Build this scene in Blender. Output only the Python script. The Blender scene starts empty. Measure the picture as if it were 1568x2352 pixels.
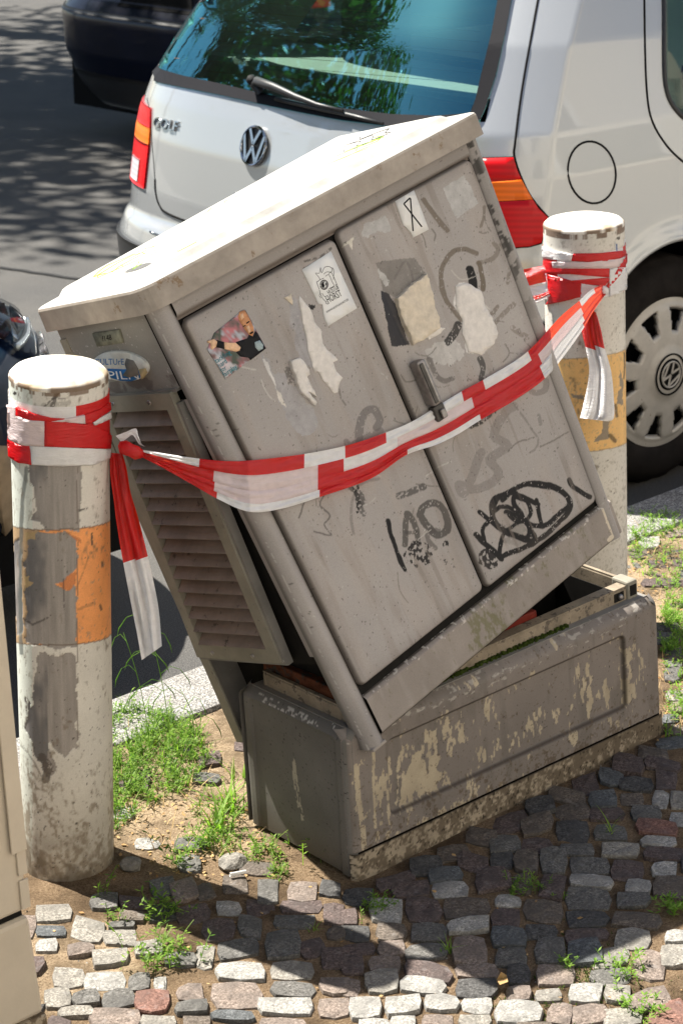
import bpy, bmesh, math, random
import numpy as np
from mathutils import Vector, Matrix
from mathutils.bvhtree import BVHTree
random.seed(7)
rng = np.random.RandomState(11)
SC = bpy.context.scene
COL = SC.collection
# ------------------------------------------------------------------ camera
FPX = 5031.79                                   # focal length in survey pixels (survey frame 1568 x 2352)
CAM = np.array([-2.29875, -2.38395, 1.85904])
CR = np.array([0.71908277, -0.69485846, -0.00957563])
CU = np.array([0.24096359, 0.23639228, 0.94130507])
CF = np.array([0.65181019, 0.67918364, -0.3374212])
cam_data = bpy.data.cameras.new("camera")
cam = bpy.data.objects.new("camera", cam_data)
COL.objects.link(cam)
cam.matrix_world = Matrix(((CR[0], CU[0], -CF[0], CAM[0]), (CR[1], CU[1], -CF[1], CAM[1]), (CR[2], CU[2], -CF[2], CAM[2]), (0, 0, 0, 1)))
cam_data.sensor_fit = 'VERTICAL'
cam_data.sensor_height = 24
cam_data.lens = FPX / 2352 * 24
cam_data.clip_end = 600
cam_data.dof.use_dof = True
cam_data.dof.focus_distance = 3.75
cam_data.dof.aperture_fstop = 8.0
SC.camera = cam
# ------------------------------------------------------------------ light
SUN_EL = math.radians(57)
SUN_AZ = math.atan2(-0.2, 0.98)
w = bpy.data.worlds.new("World")
SC.world = w
w.use_nodes = True
wn = w.node_tree
wn.nodes.clear()
sky = wn.nodes.new('ShaderNodeTexSky')
sky.sky_type = 'NISHITA'
sky.sun_disc = False
sky.sun_elevation = SUN_EL
sky.sun_rotation = SUN_AZ
bg = wn.nodes.new('ShaderNodeBackground')
bg.inputs[1].default_value = 0.052
wo = wn.nodes.new('ShaderNodeOutputWorld')
wn.links.new(sky.outputs[0], bg.inputs[0])
wn.links.new(bg.outputs[0], wo.inputs[0])
sl = bpy.data.lights.new("sun", 'SUN')
sl.energy = 5.0
sl.angle = math.radians(0.53)
sl.color = (1.0, 0.95, 0.86)
sun = bpy.data.objects.new("sun", sl)
COL.objects.link(sun)
sdir = Vector((math.sin(SUN_AZ) * math.cos(SUN_EL), math.cos(SUN_AZ) * math.cos(SUN_EL), math.sin(SUN_EL)))
sun.rotation_euler = sdir.to_track_quat('Z', 'Y').to_euler()
sun.location = sdir * 30
vs = SC.view_settings
vs.view_transform = 'Standard'
vs.look = 'None'
vs.gamma = 1
vs.use_curve_mapping = False
vs.exposure = 1.55
SC.cycles.max_bounces = 8
SC.cycles.transparent_max_bounces = 16


# ================================================================== helpers
def proj(P):
    d = np.asarray(P, float) - CAM
    z = d @ CF
    return np.stack([784 + FPX * (d @ CR) / z, 1176 - FPX * (d @ CU) / z], -1)


def ray(u, v):
    d = CF + CR * (u - 784) / FPX - CU * (v - 1176) / FPX
    return d


def on_plane(u, v, n, o):
    d = ray(u, v)
    n = np.array(n, float)
    return CAM + d * (((np.array(o, float) - CAM) @ n) / (d @ n))


def ground(u, v, z=0.0):
    return on_plane(u, v, (0, 0, 1), (0, 0, z))


def depth_of(P):
    return float((np.asarray(P) - CAM) @ CF)


def _hash(ix, iy, seed):
    h = (ix.astype(np.int64) * 374761393 + iy.astype(np.int64) * 668265263 + seed * 974634777) & 0xffffffff
    h = ((h ^ (h >> 13)) * 1274126177) & 0xffffffff
    h = (h ^ (h >> 16)) & 0xffff
    return h / 65535.0


def vn(x, y, seed=0):
    ix = np.floor(x); iy = np.floor(y)
    fx = x - ix; fy = y - iy
    fx = fx * fx * (3 - 2 * fx); fy = fy * fy * (3 - 2 * fy)
    a = _hash(ix, iy, seed); b = _hash(ix + 1, iy, seed); c = _hash(ix, iy + 1, seed); d = _hash(ix + 1, iy + 1, seed)
    return (a * (1 - fx) + b * fx) * (1 - fy) + (c * (1 - fx) + d * fx) * fy


def fbm(x, y, seed=0, o=4):
    s = 0; a = 0.5; t = 0
    for i in range(o):
        s = s + a * vn(x * 2 ** i, y * 2 ** i, seed + i * 17)
        t += a; a *= 0.5
    return s / t


def sstep(a, b, x):
    t = np.clip((x - a) / (b - a), 0, 1)
    return t * t * (3 - 2 * t)


def seg_dist(px, py, pts):
    d = np.full(px.shape, 1e9)
    for (x0, y0), (x1, y1) in zip(pts[:-1], pts[1:]):
        dx, dy = x1 - x0, y1 - y0
        L = dx * dx + dy * dy + 1e-9
        t = np.clip(((px - x0) * dx + (py - y0) * dy) / L, 0, 1)
        d = np.minimum(d, np.hypot(px - x0 - t * dx, py - y0 - t * dy))
    return d


def in_poly(px, py, pts):
    r = np.zeros(px.shape, bool)
    n = len(pts)
    for i in range(n):
        x0, y0 = pts[i]; x1, y1 = pts[(i + 1) % n]
        c = ((y0 > py) != (y1 > py))
        with np.errstate(divide='ignore', invalid='ignore'):
            xi = (x1 - x0) * (py - y0) / ((y1 - y0) if y1 != y0 else 1e-9) + x0
        r ^= c & (px < xi)
    return r


def smooth_line(pts, n=6):
    out = []
    P = [pts[0]] + list(pts) + [pts[-1]]
    for i in range(1, len(P) - 2):
        p0, p1, p2, p3 = [np.array(q, float) for q in P[i - 1:i + 3]]
        for k in range(n):
            t = k / n
            out.append(tuple(0.5 * ((2 * p1) + (-p0 + p2) * t + (2 * p0 - 5 * p1 + 4 * p2 - p3) * t * t + (-p0 + 3 * p1 - 3 * p2 + p3) * t ** 3)))
    out.append(tuple(pts[-1]))
    return out


def mix(c, m, col):
    m = np.asarray(m, float)[:, None]
    return c * (1 - m) + np.array(col) * m


# ---------------------------------------------------------------- materials
class NT:
    def __init__(s, name):
        s.m = bpy.data.materials.new(name)
        s.m.use_nodes = True
        s.t = s.m.node_tree
        s.t.nodes.clear()
        s.out = s.n('ShaderNodeOutputMaterial')
        s.b = s.n('ShaderNodeBsdfPrincipled')
        s.l(s.b.outputs[0], s.out.inputs[0])
        s.b.inputs['Specular IOR Level'].default_value = 0.12

    def n(s, t, **k):
        x = s.t.nodes.new(t)
        for a, v in k.items():
            setattr(x, a, v)
        return x

    def l(s, a, b):
        s.t.links.new(a, b)

    def coord(s, kind='Object', scale=(1, 1, 1)):
        tc = s.n('ShaderNodeTexCoord')
        mp = s.n('ShaderNodeMapping')
        mp.inputs['Scale'].default_value = scale
        s.l(tc.outputs[kind], mp.inputs[0])
        return mp.outputs[0]

    def noise(s, vec, scale, detail=5, rough=0.6):
        x = s.n('ShaderNodeTexNoise')
        x.inputs['Scale'].default_value = scale
        x.inputs['Detail'].default_value = detail
        x.inputs['Roughness'].default_value = rough
        s.l(vec, x.inputs['Vector'])
        return x.outputs[0]

    def ramp(s, fac, stops):
        r = s.n('ShaderNodeValToRGB')
        e = r.color_ramp.elements
        while len(e) < len(stops):
            e.new(0.5)
        for i, (p, c) in enumerate(stops):
            e[i].position = p
            e[i].color = (c, c, c, 1) if isinstance(c, (int, float)) else (*c, 1)
        s.l(fac, r.inputs[0])
        return r.outputs[0]

    def mixc(s, fac, a, b, mode='MIX'):
        x = s.n('ShaderNodeMix', data_type='RGBA', blend_type=mode)
        for i, v in ((0, fac), (6, a), (7, b)):
            if isinstance(v, (int, float)):
                x.inputs[i].default_value = v
            elif isinstance(v, tuple):
                x.inputs[i].default_value = (*v, 1)
            else:
                s.l(v, x.inputs[i])
        return x.outputs[2]

    def bump(s, h, strength, dist=0.002):
        x = s.n('ShaderNodeBump')
        x.inputs['Strength'].default_value = strength
        x.inputs['Distance'].default_value = dist
        s.l(h, x.inputs['Height'])
        s.l(x.outputs[0], s.b.inputs['Normal'])
        return x


def set_in(b, **k):
    for n, v in k.items():
        n = n.replace('_', ' ')
        b.inputs[n].default_value = (*v, 1) if isinstance(v, tuple) else v


def mat(name, col, rough=0.6, metal=0.0, var=0.25, scale=30, bump=0.0, bscale=None, coat=0.0, spots=None, bdist=0.002, kind='Object'):
    """plain surface with colour mottling, optional dark spots and fine relief"""
    t = NT(name)
    v = t.coord(kind)
    n1 = t.noise(v, scale, 6, 0.65)
    lo = tuple(c * (1 - var) for c in col); hi = tuple(min(1, c * (1 + var)) for c in col)
    c = t.ramp(n1, [(0.3, lo), (0.7, hi)])
    if spots:
        sc, th, sp = spots
        n2 = t.noise(v, sc, 4, 0.7)
        c = t.mixc(t.ramp(n2, [(th, 0.0), (th + 0.06, 1.0)]), c, sp)
    t.l(c, t.b.inputs['Base Color'])
    set_in(t.b, Roughness=rough, Metallic=metal)
    if rough < .5: t.b.inputs['Specular IOR Level'].default_value = .5
    if coat:
        t.b.inputs['Coat Weight'].default_value = coat
        t.b.inputs['Coat Roughness'].default_value = 0.03
    if bump:
        t.bump(t.noise(v, bscale or scale * 5, 5, 0.7), bump, bdist)
    return t.m


def mat_vcol(name, rough=0.55, bump=0.15, bscale=400, spec=0.5, fine=0.12, fscale=500):
    t = NT(name)
    a = t.n('ShaderNodeAttribute', attribute_name='Col')
    v = t.coord()
    n = t.noise(v, fscale, 3, 0.7)
    c = t.mixc(1.0, a.outputs[0], t.ramp(n, [(0.3, 1 - fine), (0.7, 1 + fine * 0.6)]), 'MULTIPLY')
    t.l(c, t.b.inputs['Base Color'])
    set_in(t.b, Roughness=rough)
    t.b.inputs['Specular IOR Level'].default_value = spec * .45
    if bump:
        t.bump(t.noise(v, bscale, 4, 0.7), bump, 0.001)
    return t.m


M = {}
M['paint_v'] = mat_vcol('painted_plastic', 0.62, 0.25, 500)
M['bollard_v'] = mat_vcol('bollard_paint', 0.55, 0.25, 300)
M['print_v'] = mat_vcol('sticker_print', 0.4, 0.05, 100, fine=0.03)
M['housing'] = mat('housing_grey', (0.33, 0.295, 0.26), 0.6, var=0.16, scale=9, bump=0.2, bscale=450, spots=(200, 0.70, (0.12, 0.11, 0.1)))
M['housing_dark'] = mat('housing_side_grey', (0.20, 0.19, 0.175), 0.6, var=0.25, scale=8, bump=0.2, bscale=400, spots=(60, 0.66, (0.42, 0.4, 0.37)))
M['lid_top'] = mat('lid_top_grey', (0.40, 0.39, 0.365), 0.5, var=0.22, scale=16, bump=0.1, bscale=300)
M['louvre'] = mat('louvre_grey', (0.225, 0.18, 0.155), 0.6, var=0.25, scale=14, bump=0.2, bscale=300, spots=(45, 0.62, (0.10, 0.085, 0.075)))
M['louvre_frame'] = mat('louvre_frame_grey', (0.24, 0.225, 0.185), 0.55, var=0.2, scale=12, bump=0.15, bscale=300, spots=(80, 0.66, (0.10, 0.09, 0.08)))
M['black'] = mat('dark_inside', (0.012, 0.011, 0.010), 0.8, var=0.4, scale=20)
M['rubber'] = mat('black_rubber', (0.02, 0.02, 0.02), 0.7, var=0.3, scale=60, bump=0.3, bscale=300)
M['rust'] = mat('rusty_steel', (0.10, 0.035, 0.018), 0.8, var=0.6, scale=40, bump=0.4, bscale=200, spots=(30, 0.55, (0.05, 0.045, 0.04)))
M['rim_cream'] = mat('cream_worn_rim', (0.26, 0.215, 0.16), 0.7, var=0.35, scale=25, bump=0.3, bscale=200, spots=(50, 0.56, (0.12, 0.10, 0.08)))
M['moss'] = mat('moss', (0.06, 0.09, 0.015), 0.95, var=0.6, scale=120, bump=1.0, bscale=250, bdist=0.01)
M['red_plastic'] = mat('red_plastic', (0.16, 0.022, 0.014), 0.5, var=0.3, scale=30)
M['metal'] = mat('worn_metal', (0.28, 0.26, 0.25), 0.4, 0.8, var=0.3, scale=60, bump=0.1)
M['dark_metal'] = mat('dark_metal', (0.07, 0.065, 0.06), 0.45, 0.6, var=0.3, scale=60)
M['chrome'] = mat('chrome', (0.42, 0.43, 0.45), 0.10, 1.0, var=0.05)
M['beige'] = mat('beige_housing', (0.58, 0.50, 0.39), 0.6, var=0.10, scale=7, bump=0.15, bscale=300, spots=(26, 0.68, (0.34, 0.27, 0.19)))
M['white_paper'] = mat('torn_paper', (0.72, 0.68, 0.64), 0.9, var=0.12, scale=80, bump=0.5, bscale=160, bdist=0.003)
M['cream_paper'] = mat('cream_torn_paper', (0.66, 0.58, 0.47), 0.9, var=0.18, scale=60, bump=0.5, bscale=160, spots=(130, 0.68, (0.05, 0.04, 0.04)), bdist=0.003)
M['ink'] = mat('black_ink', (0.012, 0.012, 0.014), 0.5, var=0.3)
M['teal_ink'] = mat('teal_ink', (0.01, 0.20, 0.24), 0.5, var=0.2)
M['blue_ink'] = mat('blue_ink', (0.03, 0.16, 0.42), 0.5, var=0.2)
M['white_ink'] = mat('white_ink', (0.8, 0.8, 0.78), 0.5, var=0.05)
M['bark'] = mat('bark', (0.12, 0.095, 0.07), 0.9, var=0.4, scale=20, bump=0.8, bscale=40, bdist=0.02)
M['twig'] = mat('dry_stalk', (0.35, 0.25, 0.13), 0.8, var=0.3, scale=80)
M['paper_litter'] = mat('white_litter', (0.8, 0.79, 0.76), 0.8, var=0.08, scale=80)


def leaf_mat(name, c1, c2, trans=0.45):
    t = NT(name)
    g = t.n('ShaderNodeNewGeometry')
    r = t.ramp(g.outputs['Random Per Island'], [(0.0, c1), (1.0, c2)])
    t.l(r, t.b.inputs['Base Color'])
    set_in(t.b, Roughness=0.5)
    tr = t.n('ShaderNodeBsdfTranslucent')
    t.l(t.mixc(1.0, r, (1.5, 1.9, 0.6), 'MULTIPLY'), tr.inputs[0])
    mx = t.n('ShaderNodeMixShader')
    mx.inputs[0].default_value = trans
    t.l(t.b.outputs[0], mx.inputs[1]); t.l(tr.outputs[0], mx.inputs[2])
    t.l(mx.outputs[0], t.out.inputs[0])
    return t.m


M['grass'] = leaf_mat('weed_leaf', (0.05, 0.12, 0.018), (0.22, 0.32, 0.06))
M['grass_light'] = leaf_mat('grass_leaf', (0.10, 0.20, 0.03), (0.24, 0.36, 0.07))
M['tree_leaf'] = leaf_mat('tree_leaf', (0.03, 0.07, 0.015), (0.09, 0.13, 0.03), 0.3)
M['dead_leaf'] = leaf_mat('dead_leaf', (0.28, 0.15, 0.06), (0.5, 0.34, 0.17), 0.2)


def tape_mat(name, c, tr_c, a, alpha=0.0):
    t = NT(name)
    v = t.coord('Object')
    n = t.noise(v, 60, 4, 0.6)
    t.l(t.ramp(n, [(0.3, tuple(x * 0.85 for x in c)), (0.7, c)]), t.b.inputs['Base Color'])
    set_in(t.b, Roughness=0.2)
    t.b.inputs['Specular IOR Level'].default_value = .8
    mp = t.coord('Object', (6, 6, 30))
    t.bump(t.noise(mp, 9, 6, 0.7), 0.6, 0.006)
    tr = t.n('ShaderNodeBsdfTranslucent')
    tr.inputs[0].default_value = (*tr_c, 1)
    mx = t.n('ShaderNodeMixShader')
    mx.inputs[0].default_value = a
    t.l(t.b.outputs[0], mx.inputs[1]); t.l(tr.outputs[0], mx.inputs[2])
    o = mx.outputs[0]
    if alpha:
        tp = t.n('ShaderNodeBsdfTransparent')
        m2 = t.n('ShaderNodeMixShader')
        m2.inputs[0].default_value = alpha
        t.l(o, m2.inputs[1]); t.l(tp.outputs[0], m2.inputs[2])
        o = m2.outputs[0]
    t.l(o, t.out.inputs[0])
    return t.m


M['tape_red'] = tape_mat('red_tape', (0.78, 0.006, 0.010), (1.0, 0.10, 0.02), 0.30)
M['tape_white'] = tape_mat('white_tape', (0.93, 0.92, 0.92), (0.95, 0.93, 0.92), 0.16)
M['tape_pink'] = tape_mat('white_tape_over_red', (0.88, 0.74, 0.74), (0.9, 0.6, 0.6), 0.18)
TM = {'R': M['tape_red'], 'W': M['tape_white'], 'P': M['tape_pink']}


def car_paint(name, c, metal=0.6, rough=0.35):
    t = NT(name)
    v = t.coord()
    n = t.noise(v, 900, 2, 0.5)
    t.l(t.ramp(n, [(0.3, tuple(x * 0.93 for x in c)), (0.7, c)]), t.b.inputs['Base Color'])
    set_in(t.b, Roughness=rough, Metallic=metal)
    t.b.inputs['Coat Weight'].default_value = 1.0
    t.b.inputs['Coat Roughness'].default_value = 0.02
    return t.m


M['silver'] = car_paint('silver_paint', (0.47, 0.485, 0.49), 0.5, 0.26)
M['navy'] = car_paint('navy_paint', (0.002, 0.004, 0.014), 0.1, 0.3)
M['navy'].node_tree.nodes['Principled BSDF'].inputs['Coat Weight'].default_value = .35
M['blue'] = car_paint('blue_paint', (0.003, 0.008, 0.024), 0.1, 0.35)
M['blue'].node_tree.nodes['Principled BSDF'].inputs['Coat Weight'].default_value = .4
M['trim'] = mat('black_trim', (0.018, 0.018, 0.019), 0.45, var=0.2, scale=60, bump=0.2, bscale=400)
M['gap'] = mat('panel_gap', (0.004, 0.004, 0.004), 0.8, var=0.1)
M['tyre'] = mat('tyre', (0.013, 0.011, 0.010), 0.85, var=0.35, scale=25, bump=0.3, bscale=200)
M['cap'] = mat('hubcap_silver', (0.40, 0.38, 0.35), 0.45, 0.3, var=0.1, scale=30, spots=(60, 0.66, (0.22, 0.19, 0.15)))


def lamp_mat(name, c, ribs=0):
    t = NT(name)
    v = t.coord()
    wv = t.n('ShaderNodeTexWave')
    wv.bands_direction = 'Z'
    wv.inputs['Scale'].default_value = 22
    wv.inputs['Distortion'].default_value = 0.0
    t.l(v, wv.inputs[0])
    c0 = tuple(x * 0.8 for x in c)
    t.l(t.mixc(wv.outputs[1], c0, c), t.b.inputs['Base Color'])
    set_in(t.b, Roughness=0.3)
    t.b.inputs['Specular IOR Level'].default_value = .3
    return t.m


M['lamp_red'] = lamp_mat('lamp_red', (0.60, 0.004, 0.008))
M['lamp_amber'] = lamp_mat('lamp_amber', (0.9, 0.17, 0.01))
M['lamp_clear'] = lamp_mat('lamp_clear', (0.62, 0.52, 0.55))


def glass_mat(name, tint, refl=1.0, dust=0.03, fr=1.5):
    t = NT(name)
    t.t.nodes.remove(t.b)
    tp = t.n('ShaderNodeBsdfTransparent'); tp.inputs[0].default_value = (*tint, 1)
    gl = t.n('ShaderNodeBsdfGlossy'); gl.inputs[0].default_value = (*refl, 1) if isinstance(refl, tuple) else (refl, refl, refl, 1); gl.inputs[1].default_value = 0.01
    df = t.n('ShaderNodeBsdfDiffuse'); df.inputs[0].default_value = (0.5, 0.55, 0.5, 1)
    v = t.coord()
    dn = t.noise(v, 90, 6, 0.8)
    f = t.n('ShaderNodeFresnel'); f.inputs[0].default_value = fr
    m0 = t.n('ShaderNodeMixShader')
    t.l(t.ramp(dn, [(0.35, dust * 0.4), (0.62, dust), (0.75, dust * 6)]), m0.inputs[0])
    t.l(tp.outputs[0], m0.inputs[1]); t.l(df.outputs[0], m0.inputs[2])
    m1 = t.n('ShaderNodeMixShader')
    t.l(f.outputs[0], m1.inputs[0]); t.l(m0.outputs[0], m1.inputs[1]); t.l(gl.outputs[0], m1.inputs[2])
    t.l(m1.outputs[0], t.out.inputs[0])
    return t.m


M['glass'] = glass_mat('green_car_glass', (0.50, 0.85, 0.70), (0.26, 0.88, 1.0), 0.008, 3.1)  # teal of the mirrored sky is tinted into the glossy colour
M['side_glass'] = glass_mat('side_glass', (0.35, 0.5, 0.45), 1.0, 0.01)
M['clear'] = glass_mat('headlamp_cover', (0.9, 0.93, 0.95), 0.7, 0.004, 1.2)
M['house_glass'] = mat('house_window_glass', (0.03, 0.04, 0.05), 0.08, var=0.1)


# ---------------------------------------------------------------- objects
def tag(o, label=None, cat=None, group=None, kind=None):
    if label: o['label'] = label
    if cat: o['category'] = cat
    if group: o['group'] = group
    if kind: o['kind'] = kind
    return o


def empty(name, loc, label, cat, group=None):
    o = bpy.data.objects.new(name, None)
    o.empty_display_size = 0.1
    COL.objects.link(o)
    o.location = loc
    return tag(o, label, cat, group)


def link(name, me, parent=None):
    o = bpy.data.objects.new(name, me)
    COL.objects.link(o)
    if parent:
        o.parent = parent
        q = parent
        off = Vector((0, 0, 0))
        while q:
            off += Vector(q.location)
            q = q.parent
        o.location = -off                        # geometry is given in world coordinates
    return o


def mesh(name, verts, faces, mats, parent=None, smooth=False, idx=None, cols=None):
    me = bpy.data.meshes.new(name)
    me.from_pydata([tuple(map(float, v)) for v in verts], [], [tuple(map(int, f)) for f in faces])
    if not isinstance(mats, (list, tuple)):
        mats = [mats]
    for m in mats:
        me.materials.append(m)
    if idx is not None:
        me.polygons.foreach_set('material_index', np.array(idx, dtype=np.int32))
    if smooth:
        me.polygons.foreach_set('use_smooth', np.ones(len(me.polygons), dtype=bool))
    if cols is not None:
        a = me.color_attributes.new('Col', 'FLOAT_COLOR', 'POINT')
        c = np.ones((len(verts), 4), dtype=np.float32)
        c[:, :3] = np.clip(cols, 0, 1)
        a.data.foreach_set('color', c.ravel())
    me.update()
    return link(name, me, parent)


def bm_obj(name, bm, m, parent=None, smooth=False, fn=None):
    if fn:
        for v in bm.verts:
            v.co = Vector(fn(*v.co))
    bmesh.ops.recalc_face_normals(bm, faces=bm.faces)
    me = bpy.data.meshes.new(name)
    bm.to_mesh(me)
    bm.free()
    for x in (m if isinstance(m, (list, tuple)) else [m]):
        me.materials.append(x)
    if smooth:
        for p in me.polygons:
            p.use_smooth = True
    return link(name, me, parent)


def add_box(bm, x0, x1, y0, y1, z0, z1, r=0.0, seg=2):
    res = bmesh.ops.create_cube(bm, size=1)
    vs_ = res['verts']
    for v in vs_:
        v.co = Vector((x0 + (v.co.x + .5) * (x1 - x0), y0 + (v.co.y + .5) * (y1 - y0), z0 + (v.co.z + .5) * (z1 - z0)))
    if r > 0:
        es = list({e for v in vs_ for e in v.link_edges})
        bmesh.ops.bevel(bm, geom=es, offset=r, segments=seg, affect='EDGES', profile=0.5)


def box(name, x0, x1, y0, y1, z0, z1, m, parent=None, r=0.0, fn=None, seg=2):
    bm = bmesh.new()
    add_box(bm, x0, x1, y0, y1, z0, z1, r, seg)
    return bm_obj(name, bm, m, parent, False, fn)


def grid_faces(nu, nv, wrap=False):
    i = np.arange(nu - (0 if wrap else 1))[:, None]
    j = np.arange(nv - 1)[None, :]
    a = i * nv + j
    b = ((i + 1) % nu) * nv + j
    f = np.stack([a + 0 * j, b + 0 * j, b + 1 + 0 * j, a + 1 + 0 * j], -1).reshape(-1, 4)
    return f


def tube(name, pts, r, m, parent=None, seg=8, caps=True):
    pts = [np.array(p, float) for p in pts]
    rs = r if isinstance(r, (list, tuple)) else [r] * len(pts)
    V = []
    up = np.array([0.13, 0.2, 1.0])
    for i, p in enumerate(pts):
        t = pts[min(i + 1, len(pts) - 1)] - pts[max(i - 1, 0)]
        t /= np.linalg.norm(t) + 1e-9
        a = np.cross(t, up)
        if np.linalg.norm(a) < 1e-3: a = np.cross(t, [1, 0, 0])
        a /= np.linalg.norm(a)
        b = np.cross(t, a)
        for k in range(seg):
            an = 2 * math.pi * k / seg
            V.append(p + rs[i] * (math.cos(an) * a + math.sin(an) * b))
    F = []
    for i in range(len(pts) - 1):
        for k in range(seg):
            F.append((i * seg + k, i * seg + (k + 1) % seg, (i + 1) * seg + (k + 1) % seg, (i + 1) * seg + k))
    if caps:
        F.append(tuple(range(seg)))
        F.append(tuple((len(pts) - 1) * seg + k for k in range(seg)))
    if name is None:
        return V, F
    return mesh(name, V, F, m, parent, True)


def merge(parts):
    V, F = [], []
    for v, f in parts:
        o = len(V)
        V += list(v)
        F += [tuple(i + o for i in q) for q in f]
    return V, F


BVN = {}


def bvh_of(V, F):
    V = np.array([tuple(map(float, v)) for v in V]); F = [tuple(map(int, f)) for f in F]
    b = BVHTree.FromPolygons([tuple(v) for v in V], F)
    Fa = np.array([f[:4] for f in F])
    N = np.cross(V[Fa[:, 2]] - V[Fa[:, 0]], V[Fa[:, 3]] - V[Fa[:, 1]])
    VN = np.zeros_like(V)
    for k in range(4):
        np.add.at(VN, Fa[:, k], N)
    VN /= np.linalg.norm(VN, axis=1)[:, None] + 1e-12
    BVN[id(b)] = (V, Fa, VN, b)
    return b


def hit(bvh, u, v):
    d = ray(u, v)
    L = np.linalg.norm(d)
    r = bvh.ray_cast(Vector(CAM), Vector(d / L))
    if r[0] is None:
        return None
    p = np.array(r[0])
    V, Fa, VN, _ = BVN[id(bvh)]
    f = Fa[r[2]]
    wt = 1 / (np.linalg.norm(V[f] - p, axis=1) + 1e-4) ** 2
    n = (VN[f] * wt[:, None]).sum(0)
    n /= np.linalg.norm(n) + 1e-12
    if n @ d > 0: n = -n
    return p, n


def decal(name, polys, bvh, off, m, parent, step=20, idx=None, thick=None, smooth=True, relief=None):
    """flat pieces laid on a curved surface: outline as seen in the survey frame, thickness down to the surface"""
    if polys and not isinstance(polys[0][0], (list, tuple)):
        polys = [polys]
    bm = bmesh.new()
    for k, poly in enumerate(polys):
        b2 = bmesh.new()
        vs_ = [b2.verts.new((p[0], p[1], 0)) for p in poly]
        b2.faces.new(vs_)
        xs = [p[0] for p in poly]; ys = [p[1] for p in poly]
        for ax, lo, hi in ((0, min(xs), max(xs)), (1, min(ys), max(ys))):
            c = math.ceil(lo / step) * step
            while c < hi:
                co = (c + .013, 0, 0) if ax == 0 else (0, c + .013, 0)
                no = (1, 0, 0) if ax == 0 else (0, 1, 0)
                bmesh.ops.bisect_plane(b2, geom=b2.verts[:] + b2.edges[:] + b2.faces[:], plane_co=co, plane_no=no)
                c += step
        bmesh.ops.triangulate(b2, faces=b2.faces[:])
        cx, cy = sum(xs) / len(xs), sum(ys) / len(ys)
        top, low = {}, {}
        for v in b2.verts:
            u, w_ = v.co.x, v.co.y
            h = None
            for q in range(12):
                f = q / 12 * 0.6
                h = hit(bvh, u + (cx - u) * f, w_ + (cy - w_) * f)
                if h: break
            if h is None:
                top[v] = low[v] = None
                continue
            o = off + (relief(u, w_) if relief else 0)
            top[v] = bm.verts.new(h[0] + h[1] * o)
            low[v] = bm.verts.new(h[0] - h[1] * (thick or 0.001))
        for f in b2.faces:
            t = [top[v] for v in f.verts]
            if None in t: continue
            try:
                nf = bm.faces.new(t)
                nf.material_index = idx[k] if idx else 0
                nf.smooth = smooth
            except ValueError:
                pass
        for e in b2.edges:
            if e.is_boundary:
                a, b = e.verts
                if top[a] is None or top[b] is None: continue
                nf = bm.faces.new((top[a], top[b], low[b], low[a]))
                nf.material_index = idx[k] if idx else 0
        b2.free()
    bmesh.ops.recalc_face_normals(bm, faces=bm.faces)
    me = bpy.data.meshes.new(name)
    bm.to_mesh(me); bm.free()
    for x in (m if isinstance(m, (list, tuple)) else [m]):
        me.materials.append(x)
    return link(name, me, parent)


def text_geo(s, size=1.0):
    cu = bpy.data.curves.new('t', 'FONT')
    cu.body = s
    cu.size = size
    cu.resolution_u = 2
    ob = bpy.data.objects.new('t', cu)
    COL.objects.link(ob)
    bpy.context.view_layer.update()
    me = bpy.data.meshes.new_from_object(ob.evaluated_get(bpy.context.evaluated_depsgraph_get()))
    V = [np.array(v.co) for v in me.vertices]
    F = [tuple(p.vertices) for p in me.polygons]
    bpy.data.objects.remove(ob)
    bpy.data.meshes.remove(me)
    return V, F


def text_on(name, s, a, b, h, bvh, off, m, parent, depth=0.0, hgt_dir=None):
    """lettering on a surface; baseline from survey point a to b, letter height h (survey px)"""
    V, F = text_geo(s)
    xs = [v[0] for v in V]; ys = [v[1] for v in V]
    x0, x1, y0, y1 = min(xs), max(xs), 0, max(ys)
    a = np.array(a, float); b = np.array(b, float)
    d = b - a
    if hgt_dir is None:
        up = np.array([d[1], -d[0]]) / np.linalg.norm(d)
    else:
        up = np.array(hgt_dir, float) / np.linalg.norm(hgt_dir)
    W = []
    for v in V:
        p = a + d * (v[0] - x0) / (x1 - x0) + up * h * (v[1] - y0) / (y1 - y0)
        r = hit(bvh, *p)
        if r is None:
            r = hit(bvh, *(a + d * .5))
        W.append(r[0] + r[1] * off)
    FF = list(F)
    if depth:
        n0 = len(W)
        base = []
        for v in V:
            p = a + d * (v[0] - x0) / (x1 - x0) + up * h * (v[1] - y0) / (y1 - y0)
            r = hit(bvh, *p)
            base.append(r[0])
        from collections import Counter
        cnt = Counter()
        for f in F:
            for i in range(len(f)):
                cnt[frozenset((f[i], f[(i + 1) % len(f)]))] += 1
        for f in F:
            for i in range(len(f)):
                e = (f[i], f[(i + 1) % len(f)])
                if cnt[frozenset(e)] == 1:
                    FF.append((e[0], e[1], e[1] + n0, e[0] + n0))
        W += base
    return mesh(name, W, FF, m, parent)


def line_on(name, pts, r, bvh, m, parent, sm=4, off=0.0, lift=None, seg=6):
    """a thin raised or inlaid line following a surface"""
    P = smooth_line(pts, sm) if sm else pts
    W = []
    for p in P:
        h = hit(bvh, *p)
        if h: W.append(h[0] + h[1] * off)
    return tube(name, W, r, m, parent, seg)


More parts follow.
